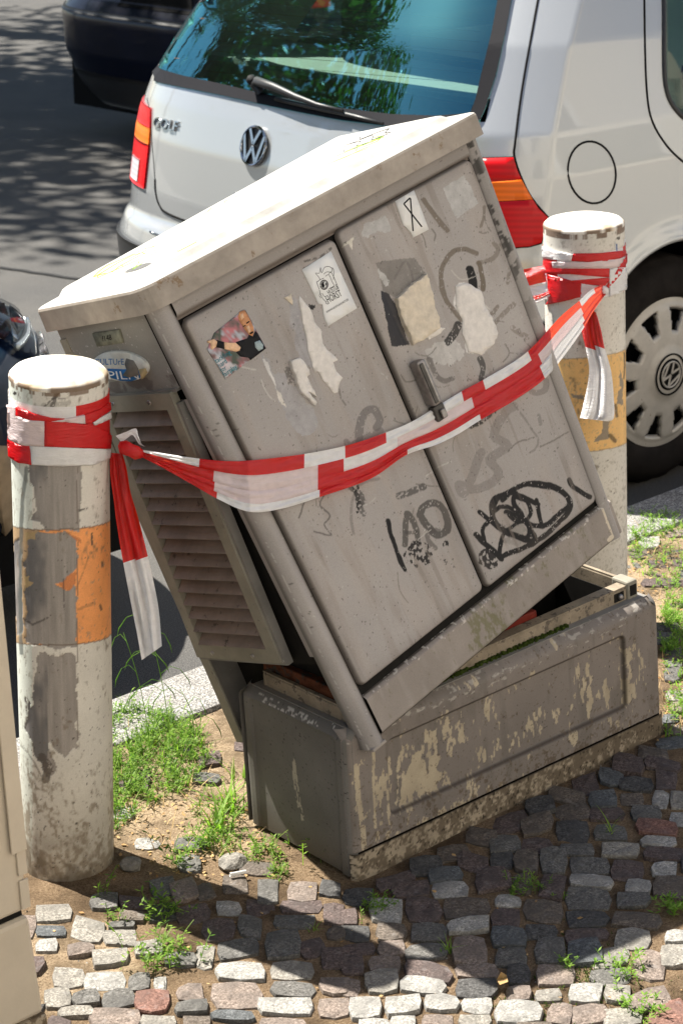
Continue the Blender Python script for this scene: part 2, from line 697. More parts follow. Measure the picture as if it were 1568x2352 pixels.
# ================================================================== setting
def tri_fn(K, dims):
    Kf = {k: np.array(v, float) for k, v in K.items()}

    def f(x, y, z):
        a, b, c = x / dims[0], y / dims[1], z / dims[2]
        s = 0
        for k, p in Kf.items():
            wgt = (a if k[0] else 1 - a) * (b if k[1] else 1 - b) * (c if k[2] else 1 - c)
            s = s + (np.asarray(wgt)[..., None] * p if np.ndim(wgt) else wgt * p)
        return s
    return f


ROAD_Z = -0.10
# --- ground / road / kerb
asph = NT('asphalt')
v = asph.coord()
n1 = asph.noise(v, 300, 3, 0.8); n2 = asph.noise(v, 1.6, 4, 0.6)
c = asph.ramp(n1, [(0.38, (0.030, 0.030, 0.031)), (0.55, (0.085, 0.083, 0.080)), (0.72, (0.24, 0.23, 0.215))])
c = asph.mixc(asph.ramp(n2, [(0.35, 0.0), (0.7, 0.5)]), c, (0.13, 0.122, 0.11))
asph.l(c, asph.b.inputs['Base Color']); set_in(asph.b, Roughness=0.85)
asph.bump(n1, 0.6, 0.004)
earth = NT('sandy_earth')
v = earth.coord()
n1 = earth.noise(v, 260, 4, 0.8); n2 = earth.noise(v, 7, 5, 0.65)
c = earth.ramp(n1, [(0.30, (0.12, 0.085, 0.055)), (0.5, (0.36, 0.27, 0.18)), (0.72, (0.60, 0.49, 0.35))])
c = earth.mixc(earth.ramp(n2, [(0.45, 0.0), (0.62, 0.8)]), c, (0.10, 0.072, 0.045))
ea = earth.n('ShaderNodeAttribute', attribute_name='Col')
c = earth.mixc(1.0, c, ea.outputs[0], 'MULTIPLY')
earth.l(c, earth.b.inputs['Base Color']); set_in(earth.b, Roughness=0.95)
earth.bump(n1, 0.9, 0.008)
gran = NT('kerb_granite')
v = gran.coord()
n1 = gran.noise(v, 230, 3, 0.8); n2 = gran.noise(v, 12, 4, 0.6)
c = gran.ramp(n1, [(0.36, (0.04, 0.04, 0.04)), (0.5, (0.20, 0.195, 0.185)), (0.64, (0.50, 0.48, 0.45))])
c = gran.mixc(gran.ramp(n2, [(0.45, 0.0), (0.75, 0.45)]), c, (0.16, 0.14, 0.12))
gran.l(c, gran.b.inputs['Base Color']); set_in(gran.b, Roughness=0.8)
gran.bump(n1, 0.5, 0.004)
M['asphalt'], M['earth'], M['granite'] = asph.m, earth.m, gran.m


def sheet(name, x0, x1, y0, y1, z, m, nx=2, ny=2, amp=0.0, kind='structure', parent=None):
    xs = np.linspace(x0, x1, nx); ys = np.linspace(y0, y1, ny)
    X, Y = np.meshgrid(xs, ys, indexing='ij')
    Z = np.full(X.shape, z)
    if amp:
        Z = Z + amp * (fbm(X * 9, Y * 9, 3) - .5) * 2 + amp * .6 * (fbm(X * 45, Y * 45, 5) - .5)
    V = np.stack([X.ravel(), Y.ravel(), Z.ravel()], -1)
    o = mesh(name, V, grid_faces(nx, ny), m, parent, amp > 0)
    if kind: o['kind'] = kind
    return o


sheet('ground', -120, 160, -120, 160, -0.30, M['asphalt'])
sheet('road', -40, 60, 0.86, 13.5, ROAD_Z, M['asphalt'])
# joints in the road surface
jt = [((-8, 3.05), (30, 3.05))]
for px0, px1 in [((0, 560 + 55), (500, 690)), ((150, 590), (0, 655))]:
    a = ground(*px0, ROAD_Z); b = ground(*px1, ROAD_Z)
    jt.append(((a[0], a[1]), (b[0] + (b[0] - a[0]) * .6, b[1] + (b[1] - a[1]) * .6)))
V, F = [], []
for (a, b) in jt[1:2]:
    a = np.array(a); b = np.array(b)
    n = np.array([-(b - a)[1], (b - a)[0]]); n = n / np.linalg.norm(n) * 0.012
    for k in range(31):
        t = k / 30
        p = a + (b - a) * t + n * (random.random() - .5) * 1.2
        V += [(*(p - n), ROAD_Z + .004), (*(p + n), ROAD_Z + .004)]
    F += [(2 * k, 2 * k + 2, 2 * k + 3, 2 * k + 1) for k in range(30)]
road_joint = mesh('road_joint', V, F, mat('tar_joint', (0.02, 0.02, 0.02), 0.7))
road_joint['kind'] = 'structure'
# kerb: a bed with granite stones, each a piece of its own
kerb = box('kerb', -12, 16, 0.715, 0.865, -0.29, -0.03, M['asphalt'])
kerb['kind'] = 'structure'
x = -6.0
k = 0
while x < 9:
    L = 0.96 + 0.1 * random.random()
    box('kerb_stone', x, x + L - 0.008, 0.700 + random.uniform(-.004, .004), 0.872 + random.uniform(-.004, .004), -0.2, 0.004 + random.uniform(-.004, .006), M['granite'], kerb, 0.012)
    x += L
# far pavement and a row of houses behind the camera that the car paint mirrors
box('far_pavement', -40, 60, 13.4, 18, -0.29, 0.0, M['granite'])['kind'] = 'structure'

pave = sheet('pavement', -1.6, 3.2, -1.9, 0.71, -0.0035, M['earth'], 300, 170, 0.005)
pv = np.array([v_.co for v_ in pave.data.vertices])
pp = proj(pv)
nn_ = fbm(pv[:, 0] * 30, pv[:, 1] * 30, 6) - .5
bare_m = in_poly(pp[:, 0] + nn_ * 60, pp[:, 1] + nn_ * 40, [(230, 1500), (600, 1500), (620, 1950), (560, 1985), (300, 1960), (60, 1900)]) | in_poly(pp[:, 0] + nn_ * 60, pp[:, 1] + nn_ * 40, [(60, 2120), (280, 2110), (330, 2250), (220, 2330), (60, 2330)]) | in_poly(pp[:, 0] + nn_ * 60, pp[:, 1] + nn_ * 40, [(1400, 1100), (1700, 1100), (1700, 1500), (1540, 1520), (1400, 1300)])
cv = mix(np.tile(np.array([[.60, .55, .50]]), (len(pv), 1)), bare_m * 1.0, (1.0, .98, .94))
at = pave.data.color_attributes.new('Col', 'FLOAT_COLOR', 'POINT')
ca = np.ones((len(pv), 4), np.float32); ca[:, :3] = cv
at.data.foreach_set('color', ca.ravel())
sheet('pavement_beyond', -30, 40, -7.2, 0.715, -0.05, M['granite'])

# --- cobbles
E1 = np.array([0.7191, -0.6949]); E2 = np.array([0.6949, 0.7191])
stone_cols = [((0.062, 0.060, 0.058), 5), ((0.088, 0.066, 0.060), 6), ((0.105, 0.086, 0.070), 5), ((0.105, 0.100, 0.092), 4),
              ((0.27, 0.26, 0.24), 3), ((0.175, 0.140, 0.118), 3), ((0.17, 0.090, 0.070), 2), ((0.21, 0.195, 0.17), 2.5), ((0.085, 0.090, 0.093), 2)]
STM = []
for i, (c_, wt) in enumerate(stone_cols):
    t = NT('cobble_stone_%s' % ['dark', 'purple', 'brown', 'grey', 'pale', 'pink', 'red', 'cream', 'blue'][i])
    v = t.coord()
    a1 = t.noise(v, 220, 4, 0.8); a2 = t.noise(v, 22, 5, 0.6)
    cc = t.ramp(a1, [(0.33, tuple(q * .38 for q in c_)), (0.5, c_), (0.68, tuple(min(.8, q * 1.8 + .03) for q in c_))])
    cc = t.mixc(t.ramp(a2, [(0.42, 0.0), (0.62, 0.75)]), cc, tuple(q * .55 + .02 for q in c_))
    a3 = t.noise(v, 60, 3, 0.5)
    cc = t.mixc(t.ramp(a3, [(0.60, 0.0), (0.72, 0.6)]), cc, tuple(q * .7 + .09 for q in c_))
    t.l(cc, t.b.inputs['Base Color']); set_in(t.b, Roughness=0.72)
    b1 = t.bump(a1, 0.5, 0.003)
    b2 = t.n('ShaderNodeBump'); b2.inputs['Strength'].default_value = .8; b2.inputs['Distance'].default_value = .012
    t.l(a2, b2.inputs['Height']); t.l(b2.outputs[0], b1.inputs['Normal'])
    STM.append(t.m)
cw = np.array([w_ for _, w_ in stone_cols], float); cw /= cw.sum()
PL_W, PL_D, PL_H = 0.851, 0.29, 0.279


def stone_geo(P, top, rs):
    """P: outline points in world xy, counter-clockwise"""
    n = len(P)
    c_ = P.mean(0)
    V, F = [], []
    rings = [(1.03, -0.035), (1.0, top - 0.0045), (0.97, top - 0.0008), (0.62, top + 0.0004)]
    tilt = rs.uniform(-.05, .05, 2)
    for s, z in rings:
        for p in P:
            q = c_ + (p - c_) * s
            dz = (q - c_) @ tilt
            V.append((q[0], q[1], z + dz + (rs.uniform(-.0016, .0016) if s < 1 else 0)))
    V.append((c_[0], c_[1], top + 0.0008 + rs.uniform(-.001, .001)))
    for r in range(3):
        for k in range(n):
            F.append((r * n + k, r * n + (k + 1) % n, (r + 1) * n + (k + 1) % n, (r + 1) * n + k))
    for k in range(n):
        F.append((3 * n + k, 3 * n + (k + 1) % n, 4 * n))
    return V, F


stones = []
rs = np.random.RandomState(5)
# stones that can be told apart, measured one by one: centre, width, height, turn, colour
ST_R = '250,1170,190,60,-18,1;385,1105,150,80,-8,0;475,1145,160,60,-5,8;315,1210,180,75,-5,1;497,1210,175,80,-4,4;75,1245,150,80,0,0;205,1312,150,110,3,4;378,1305,170,125,2,1;575,1295,220,100,0,2;765,1265,120,55,3,4;400,1405,165,85,1,3;580,1375,195,60,-3,4;755,1340,135,100,5,1;925,1310,185,105,3,2;30,1340,85,80,0,1;65,1412,135,75,0,0;228,1410,140,75,0,2;75,1480,160,60,-2,1;228,1480,130,75,-5,5;390,1495,200,75,0,3;590,1490,165,140,1,5;770,1430,165,85,3,8;920,1405,150,70,0,0;780,1515,150,90,1,3;955,1495,140,125,2,3;45,1560,110,95,-5,1;200,1555,150,75,3,5;400,1590,220,80,10,1;620,1585,200,70,5,5;815,1605,110,90,0,0;985,1600,180,100,-3,5;1115,1500,155,120,-8,8;40,1660,90,85,5,5;185,1640,160,110,-8,7;375,1650,215,80,6,4;620,1670,195,90,2,0;810,1690,120,70,0,5;950,1695,125,55,-5,7;1120,1690,155,90,3,4;1230,1525,185,85,-10,7;1235,1610,190,75,-3,3;1335,1440,170,95,3,7;1415,1560,150,140,3,5;1265,1690,115,80,3,7;1410,1720,200,100,-15,5;1525,1510,130,110,0,7;1530,1430,90,60,0,4;110,1760,150,105,-2,4;285,1745,165,85,-8,4;460,1735,160,75,3,4;620,1740,150,75,3,4;812,1775,220,100,0,4;1005,1775,115,110,10,5;1140,1780,180,90,-5,5;1290,1800,180,90,-8,7;1500,1800,200,140,-25,6;280,1820,120,60,0,4;150,1838,150,50,0,4;440,1812,150,66,5,5;610,1812,150,60,0,7;880,1850,180,50,0,2;1110,1852,150,45,0,7;520,1040,160,75,-12,2;600,1085,150,80,15,1;740,1072,110,85,2,0;750,1000,150,85,-5,3;695,1160,165,110,-12,1;845,1085,120,105,5,2;830,1188,90,85,5,2;965,1200,120,110,12,1;970,1085,125,115,0,3;900,1010,145,80,-2,1;640,970,145,80,10,2;775,900,170,90,-10,1;895,915,155,85,-15,2;910,830,140,75,-12,0;1030,785,175,66,12,2;1055,855,165,90,-15,2;1060,945,150,100,0,0;1075,1025,165,62,2,3;1140,1100,190,80,0,3;1145,1175,210,60,4,4;1135,1255,215,95,2,3;1130,1345,200,75,0,0;1125,1420,205,60,-5,1;1120,730,120,95,-20,1;1195,800,130,75,-5,8;1240,692,120,85,5,8;1345,730,170,62,5,0;1215,860,165,70,0,1;1235,945,160,75,0,3;1330,795,110,62,0,2;1320,640,150,90,12,1;1280,1030,175,65,0,7;1315,1125,155,100,2,1;1365,1195,120,55,5,4;1340,1262,155,72,2,3;1355,1355,235,75,5,2;1465,800,80,90,10,4;1395,865,140,68,2,3;1445,930,190,65,5,6;1455,990,165,50,5,4;1475,1045,190,62,5,1;1480,1117,120,72,2,4;1505,1205,150,95,5,2;1490,705,100,95,0,1;1545,800,66,90,0,7;1550,890,90,66,5,4;1430,590,140,66,10,2;1475,640,165,50,8,1;1510,535,130,60,-5,8;1530,320,80,50,0,7;1540,375,70,50,0,5;1510,430,70,40,0,8;1530,480,80,45,0,2;1520,225,80,60,0,3;1520,170,80,45,0,3;1520,125,90,40,0,3'
ST_L = '750,1200,125,95,-10,3;845,1215,130,105,-18,5;942,1222,90,80,-20,2;1080,1190,120,85,-3,2;1230,1225,100,115,0,3;1390,1220,140,95,3,5;1515,1210,105,66,10,0;480,1265,130,80,-5,3;615,1275,140,50,5,1;1050,1297,115,66,2,4;1195,1295,135,80,0,1;1380,1290,200,72,-2,1;750,1315,150,85,-8,0;890,1325,170,85,-10,1;245,1318,170,80,-5,7;235,1397,145,55,0,8;610,1335,120,50,5,2;405,1395,150,100,15,7;560,1378,120,30,0,3;550,1430,150,70,0,7;1005,1395,155,110,-5,1;1150,1390,110,100,5,3;1350,1365,195,66,0,3;1530,1330,100,100,0,1;1300,1465,165,140,-5,3;1435,1480,120,90,-20,1;1540,1412,90,60,0,2;1540,1530,130,100,0,1;1095,1485,190,85,-8,3;370,1485,130,55,-10,5;215,1470,100,60,0,4;510,1525,170,80,-5,7;680,1480,130,66,-8,7;830,1530,150,70,0,3;940,1520,90,105,5,7;320,1615,150,90,3,7;480,1628,200,78,-3,4;640,1635,105,80,-5,3;735,1645,60,70,0,4;1105,1590,235,85,2,4;1340,1582,210,85,2,7;1345,1672,210,75,2,3;1535,1655,140,85,0,5;1090,1700,235,125,-3,5;265,1712,130,90,-5,7;395,1712,125,66,-8,3;545,1712,150,74,-8,3;700,1730,165,100,0,6;870,1680,130,70,-5,5;350,1775,165,46,-3,7;530,1800,235,80,2,5;880,1755,150,58,-5,3;1070,1795,205,46,5,8;1310,1752,255,70,0,4;1535,1750,150,90,0,5;270,1830,110,60,20,1;730,1822,170,60,0,7;905,1822,130,66,0,2;1295,1830,220,66,0,5;1180,1118,170,60,5,2;880,1003,150,60,0,3;870,1090,110,80,0,3;680,1000,120,50,0,4;965,612,110,60,-5,1;950,700,130,50,5,3'
traced = []
for txt, xo in ((ST_R, 784), (ST_L, 0)):
    for it in txt.split(';'):
        sx, sy, sw_, sh_, sa, sc_ = [float(q) for q in it.split(',')]
        cx_, cy_ = xo + sx / 2, 1433.2 + sy / 2
        ang = math.radians(sa)
        shp = [(-.5, .5), (0, .5), (.5, .5), (.5, 0), (.5, -.5), (0, -.5), (-.5, -.5), (-.5, 0)]
        pts = []
        for q, (ax_, ay_) in enumerate(shp):
            k_ = 1 - (rs.uniform(.02, .22) if q % 2 == 0 else -.02)
            px_ = ax_ * (sw_ / 2 + .5) * k_ + rs.uniform(-2.4, 2.4)
            py_ = ay_ * (sh_ / 2 + .3) * k_ + rs.uniform(-1.6, 1.6)
            pts.append(ground(cx_ + px_ * math.cos(ang) - py_ * math.sin(ang), cy_ + px_ * math.sin(ang) + py_ * math.cos(ang), .004)[:2])
        W = np.array(pts)
        traced.append((W.mean(0), np.ptp(W @ E1), np.ptp(W @ E2), W, int(sc_)))
TC = np.array([t_[0] for t_ in traced]); TR_ = np.array([max(t_[1], t_[2]) for t_ in traced]) / 2

umin, umax, vmin, vmax = -1.7, 1.9, -1.75, 2.3
rowh = 0.066
nrow = int((vmax - vmin) / rowh)


def rowy(r, u):
    base = vmin + r * rowh
    return base + 0.05 * np.sin((u + 0.4) * 1.3) + 0.010 * (vn(np.array([u * 5.0]), np.array([r * 3.7]), 9)[0] - .5) * 2 + 0.012 * (vn(np.array([u * 11.0]), np.array([r * 1.0]), 19)[0] - .5) * 2


for r in range(nrow):
    u = umin + rs.uniform(0, .05)
    while u < umax:
        wdt = rs.choice([0.055, 0.065, 0.075, 0.085, 0.10, 0.115], p=[.13, .2, .25, .2, .14, .08]) * rs.uniform(.92, 1.08)
        u2 = u + wdt
        g = 0.0026 + rs.uniform(0, .0026)
        sk1, sk2 = rs.uniform(-.013, .013, 2)
        pts = []
        for (uu, top_) in ((u + g + sk1 * .5, 0), ((u + u2) / 2, 0), (u2 - g + sk2 * .5, 0), (u2 - g + (sk2) * .0, .5), (u2 - g - sk2 * .5, 1), ((u + u2) / 2, 1), (u + g - sk1 * .5, 1), (u + g, .5)):
            y0 = rowy(r, uu) + g; y1 = rowy(r + 1, uu) - g
            vv = y0 + (y1 - y0) * top_
            ju, jv = rs.uniform(-.0042, .0042, 2)
            pts.append((uu + ju, vv + jv))
        pts = np.array(pts)
        c2 = pts.mean(0)
        for q in (0, 2, 4, 6):
            pts[q] += (c2 - pts[q]) * rs.uniform(.0, .17)
        W = pts[:, :1] * E1 + pts[:, 1:] * E2
        cen = W.mean(0)
        u = u2
        if not (-1.5 < cen[0] < 3.0 and -1.8 < cen[1] < 0.69): continue
        if -0.03 < cen[0] < PL_W + 0.03 and -0.035 < cen[1] < PL_D + 0.04: continue
        if np.hypot(cen[0] + .285, cen[1] - .40) < .135 or np.hypot(cen[0] - 1.165, cen[1] - .455) < .13: continue
        if cen[0] < -0.70 and -0.09 < cen[1] < 0.6: continue
        px = proj((cen[0], cen[1], 0))
        dT = np.hypot(*(TC - cen).T)
        if (dT < TR_ + min(wdt, rowh) * .42).any(): continue
        if (px[0] < 760 and 1985 < px[1] < 2352 and px[0] > 90) or (px[0] > 760 and 1960 < px[1] < 2348 and px[0] < 1568): continue
        bare = in_poly(np.array([px[0]]), np.array([px[1]]), [(40, 1900), (80, 2110), (200, 2070), (330, 2020), (480, 2010), (600, 1985), (700, 1995), (800, 2000), (840, 1850), (600, 1400), (200, 1400)])[0]
        if bare and rs.rand() > .22: continue
        if 80 < px[0] < 290 and 2120 < px[1] < 2290 and rs.rand() < .45: continue
        if cen[1] > 0.33 and rs.rand() < .42: continue
        top = 0.004 + rs.uniform(-.003, .004) - (0.006 if cen[1] > .33 or bare else 0)
        vis = -30 < px[0] < 1598 and 0 < px[1] < 2400
        hidden = vis and in_poly(np.array([px[0]]), np.array([px[1]]), [(0, 0), (1520, 0), (1520, 1640), (850, 1960), (600, 1700), (540, 1500), (260, 600), (0, 600)])[0]
        d = depth_of((cen[0], cen[1], 0))
        stones.append((vis and not hidden, wdt / d, W, top, int(rs.choice(len(STM), p=cw))))
for (cen, w1_, w2_, W, ci) in traced:
    flush = proj((cen[0], cen[1], 0))[1] < 1985 and proj((cen[0], cen[1], 0))[0] < 700
    stones.append((True, w1_ * 1.5, W, (0.0 if flush else 0.0022) + rs.uniform(-.002, .0035), ci))
order = sorted(range(len(stones)), key=lambda i: (-int(stones[i][0]), -stones[i][1]))
Vs, Fs, Is = [], [], []
rs2 = np.random.RandomState(8)
n_single = 0
for k, i in enumerate(order):
    vis, _, W, top, ci = stones[i]
    V, F = stone_geo(W, top, rs2)
    if vis and n_single < 300:
        n_single += 1
        o = mesh('cobblestone', V, F, STM[ci], pave, False)
    else:
        b = len(Vs)
        Vs += V
        Fs += [tuple(q + b for q in f) for f in F]
        Is += [ci] * len(F)
o = mesh('cobblestones', Vs, Fs, STM, pave, False, Is)
o['kind'] = 'stuff'

# gravel and crumbs on the bare earth
gv, gf, gi = [], [], []
for k in range(3800):
    u_, v_ = rs.uniform(40, 1568), rs.uniform(1150, 2352)
    P = ground(u_, v_)
    if P[1] > .69 or (-0.01 < P[0] < PL_W and -.01 < P[1] < PL_D): continue
    s = rs.uniform(.001, .0042) * (1.5 if rs.rand() < .06 else 1)
    b = len(gv)
    q = rs.uniform(.6, 1.3, 6) * s
    z = -0.008 + s * .3
    gv += [(P[0] + q[0], P[1], z), (P[0] - q[1], P[1], z), (P[0], P[1] + q[2], z), (P[0], P[1] - q[3], z), (P[0], P[1], z + q[4]), (P[0], P[1], z - q[5])]
    gf += [(b, b + 2, b + 4), (b + 2, b + 1, b + 4), (b + 1, b + 3, b + 4), (b + 3, b, b + 4), (b, b + 2, b + 5), (b + 2, b + 1, b + 5), (b + 1, b + 3, b + 5), (b + 3, b, b + 5)]
    gi += [int(rs.choice([2, 3, 4, 5, 7]))] * 8
o = mesh('gravel', gv, gf, STM, None, False, gi)
tag(o, 'loose gravel and crumbs of sand scattered over the pavement joints and bare soil', 'gravel', kind='stuff')

# ================================================================== plinth
PT = {(0, 0, 0): ((812, 2020), (0, 0, 0)), (1, 0, 0): ((1524, 1685), (PL_W, 0, 0)), (0, 0, 1): ((793, 1688), (.006, .006, PL_H)), (1, 0, 1): ((1513, 1368), (PL_W - .006, .006, PL_H)),
      (0, 1, 1): ((547, 1572), (.006, PL_D - .006, PL_H)), (0, 1, 0): ((572, 1885), (0, PL_D, 0)), (1, 1, 0): (None, (PL_W, PL_D, 0)), (1, 1, 1): (None, (PL_W - .006, PL_D - .006, PL_H))}
KP = {}
for k_, (px, w3) in PT.items():
    if px:
        KP[k_] = CAM + ray(*px) * depth_of(w3)
KP[(1, 1, 0)] = KP[(1, 0, 0)] + KP[(0, 1, 0)] - KP[(0, 0, 0)]
KP[(1, 1, 1)] = KP[(1, 0, 1)] + KP[(0, 1, 1)] - KP[(0, 0, 1)]
PF = tri_fn(KP, (PL_W, PL_D, PL_H))
plinth = empty('cabinet_plinth', tuple(KP[(0, 0, 0)]), 'low grey plastic plinth on the cobbles with its cream undercoat showing through the peeled paint', 'plinth')


def rr_sdf(x, z, x0, x1, z0, z1, r):
    cx, cz = (x0 + x1) / 2, (z0 + z1) / 2
    qx = np.abs(x - cx) - (x1 - x0) / 2 + r
    qz = np.abs(z - cz) - (z1 - z0) / 2 + r
    return np.hypot(np.maximum(qx, 0), np.maximum(qz, 0)) + np.minimum(np.maximum(qx, qz), 0) - r


def plinth_front():
    nx, nz = 480, 200
    X, Z = np.meshgrid(np.linspace(0.0, PL_W, nx), np.linspace(.047, PL_H, nz), indexing='ij')
    X = X.ravel(); Z = Z.ravel()
    d = rr_sdf(X, Z, .098, .742, .088, .232, .012)
    y = 0.009 * sstep(0.004, -0.006, d)
    # rounded ends and top shoulder
    e = np.minimum(X, PL_W - X)
    y = y + 0.014 * np.clip(1 - e / .016, 0, 1) ** 2 + 0.020 * np.clip((Z - (PL_H - .02)) / .02, 0, 1) ** 2
    P = PF(X, y, Z)
    px = proj(P)
    U, W_ = px[:, 0], px[:, 1]
    base = fbm(X * 9, Z * 9, 21)
    c = np.array([0.205, 0.178, 0.158]) * (0.80 + 0.40 * base)[:, None]
    c = mix(c, 0.45 * sstep(.5, .7, fbm(X * 40, Z * 9, 4)), (0.13, 0.115, 0.10))
    # cream undercoat where the grey has peeled: streaks, stronger at traced spots
    f = 0.55 * fbm(X * 55, Z * 26, 31) + 0.45 * fbm(X * 130, Z * 60, 33)
    wgt = np.zeros(len(X))
    for (cx, cy, rx, ry, s) in [(960, 1800, 75, 85, .40), (1045, 1720, 55, 60, .22), (1130, 1740, 60, 40, .10), (885, 1800, 40, 70, .20), (1000, 1690, 60, 40, .18), (1345, 1585, 25, 55, .26), (1435, 1545, 30, 60, .32), (1390, 1600, 70, 30, .22), (1230, 1660, 90, 30, .2),
                                (1120, 1735, 100, 28, .15), (990, 1880, 150, 30, .22), (1110, 1640, 14, 40, .22), (1180, 1590, 14, 40, .1), (1300, 1700, 90, 22, .2), (850, 1850, 20, 110, .14), (1327, 1540, 8, 24, .3), (1383, 1462, 8, 16, .3), (1230, 1490, 8, 10, .25), (1010, 1860, 200, 16, .15)]:
        wgt = np.maximum(wgt, s * np.exp(-(((U - cx) / rx) ** 2 + ((W_ - cy + .46 * (U - cx)) / ry) ** 2)))
    m = sstep(.700, .722, f + wgt)
    m = np.maximum(m, (seg_dist(U + 4 * (fbm(Z * 90, X * 20, 2) - .5), W_, [(818, 1760), (822, 1830), (833, 1900), (838, 1960)]) < 6) * (fbm(X * 200, Z * 60, 8) > .30))
    m = np.maximum(m, (seg_dist(U + 4 * (fbm(Z * 90, X * 20, 2) - .5), W_, [(858, 1722), (857, 1800), (862, 1900)]) < 3.2) * (fbm(X * 200, Z * 60, 9) > .36))
    cream = np.array([0.42, 0.355, 0.255]) * (0.75 + .5 * fbm(X * 30, Z * 30, 41))[:, None]
    c = c * (1 - m[:, None]) + cream * m[:, None]
    # darker line along the recess edge, specks and dirt rising from the ground
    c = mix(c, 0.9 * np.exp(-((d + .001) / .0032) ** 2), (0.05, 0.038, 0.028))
    c = mix(c, 0.7 * sstep(.64, .74, .5 * fbm(X * 95, Z * 95, 61) + .5 * fbm(X * 260, Z * 260, 64) + .13 * np.clip(1 - (Z - .047) / .07, 0, 1)), (0.10, 0.07, 0.042))
    c = mix(c, sstep(.79, .82, fbm(X * 300, Z * 300, 62)), (0.03, 0.025, 0.02))
    c = mix(c, 0.5 * sstep(.66, .72, fbm(X * 60, Z * 170, 63)) * (Z > PL_H - .03), (0.5, 0.47, 0.42))
    o = mesh('front_panel', P, grid_faces(nx, nz), M['paint_v'], plinth, True, cols=c)
    return P, nx, nz


Pfr, pnx, pnz = plinth_front()


def side_grid(name, fn, a0, a1, b0, b1, na, nb, colfn, m, parent):
    A, B = np.meshgrid(np.linspace(a0, a1, na), np.linspace(b0, b1, nb), indexing='ij')
    A = A.ravel(); B = B.ravel()
    P = fn(A, B)
    return mesh(name, P, grid_faces(na, nb), m, parent, True, cols=colfn(A, B, proj(P)))


def plinth_side_col(A, B, px):
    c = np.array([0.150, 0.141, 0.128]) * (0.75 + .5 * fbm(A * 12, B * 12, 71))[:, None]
    c = mix(c, sstep(.76, .80, fbm(A * 260, B * 260, 72)), (0.04, 0.035, 0.03))
    m = (seg_dist(px[:, 0], px[:, 1], [(600, 1600), (690, 1645), (760, 1670)]) < 9) * (fbm(A * 140, B * 240, 73) > .58)
    c = mix(c, m, (0.46, 0.44, 0.40))
    m = (seg_dist(px[:, 0], px[:, 1], [(673, 1748), (682, 1820), (694, 1880)]) < 5) * (fbm(A * 300, B * 90, 74) > .45)
    c = mix(c, m, (0.40, 0.36, 0.29))
    c = mix(c, .6 * np.clip(1 - B / .06, 0, 1), (0.07, 0.055, 0.04))
    return c


def pl_side(A, B, x=0.0, s=1):
    rnd = 0.020 * np.clip((B - (PL_H - .02)) / .02, 0, 1) ** 2
    e = np.minimum(A, PL_D - A)
    rx = rnd + 0.014 * np.clip(1 - e / .016, 0, 1) ** 2 + 0.004 * (rr_sdf(A, B, .03, PL_D - .03, -.1, .262, .01) < 0)
    return PF(x + s * rx, A, B)


side_grid('side_panel', lambda A, B: pl_side(A, B), 0, PL_D, 0, PL_H, 150, 150, plinth_side_col, M['paint_v'], plinth)
side_grid('side_panel', lambda A, B: pl_side(A, B, PL_W, -1), 0, PL_D, 0, PL_H, 60, 60, plinth_side_col, M['paint_v'], plinth)
side_grid('rear_panel', lambda A, B: PF(A, PL_D - .020 * np.clip((B - (PL_H - .02)) / .02, 0, 1) ** 2, B), 0, PL_W, 0, PL_H, 60, 40, plinth_side_col, M['paint_v'], plinth)


def base_col(A, B, px):
    f = fbm(A * 60, B * 60, 81)
    c = np.array([0.36, 0.30, 0.22]) * (0.6 + .7 * fbm(A * 25, B * 25, 82))[:, None]
    c = mix(c, .85 * sstep(.44, .58, .5 * f + .5 * fbm(A * 190, B * 190, 84) + .12 * (A / PL_W)), (0.10, 0.075, 0.05))
    c = mix(c, sstep(.68, .72, fbm(A * 170, B * 170, 83)), (0.04, 0.03, 0.02))
    c = mix(c, .9 * sstep(.0425, .046, B), (0.03, 0.025, 0.02))
    return c


side_grid('base_strip', lambda A, B: PF(A, -.004 + 0 * A + .012 * np.clip(1 - np.minimum(A, PL_W - A) / .012, 0, 1) ** 2, B), 0, PL_W, -.03, .046, 360, 40, base_col, M['paint_v'], plinth)
# top shoulder, hollow rim and inside
bm = bmesh.new()
for (x0, x1, y0, y1) in ((.018, PL_W - .018, .018, .036), (.018, PL_W - .018, PL_D - .036, PL_D - .018), (.018, .036, .036, PL_D - .036), (PL_W - .036, PL_W - .018, .036, PL_D - .036)):
    add_box(bm, x0, x1, y0, y1, PL_H - .006, PL_H + .0005)
bm_obj('shoulder', bm, M['housing_dark'], plinth, fn=PF)
bm = bmesh.new()
for (x0, x1, y0, y1) in ((.032, PL_W - .060, .034, .044), (.032, PL_W - .032, PL_D - .044, PL_D - .034), (.032, .042, .044, PL_D - .044), (PL_W - .042, PL_W - .032, .074, PL_D - .044)):
    add_box(bm, x0, x1, y0, y1, PL_H - .02, PL_H + .024, .002)
    add_box(bm, x0 + (.001), x1 - .001, y0, y1 + (.014 if y1 < .1 else 0), PL_H + .0245, PL_H + .0275)
bm_obj('inner_rim', bm, M['rim_cream'], plinth, fn=PF)
bm = bmesh.new()
for (x0, x1, y0, y1, z0, z1) in ((.10, PL_W - .1, .028, .033, PL_H + .001, PL_H + .006),):
    for k in range(170):
        xx = .10 + k * .0030 + random.uniform(-.002, .002)
        add_box(bm, xx, xx + random.uniform(.003, .006), .024 + random.uniform(0, .006), .0335, PL_H + .0002, PL_H + random.uniform(.001, .007))
bm_obj('moss_line', bm, M['moss'], plinth, fn=PF)
cb = box('corner_bracket', PL_W - .060, PL_W - .030, .030, .074, PL_H - .01, PL_H + .034, M['louvre_frame'], plinth, .004, fn=PF)
box('bracket_slot', PL_W - .054, PL_W - .036, .0285, .0305, PL_H + .006, PL_H + .026, M['black'], cb, .0, fn=PF)
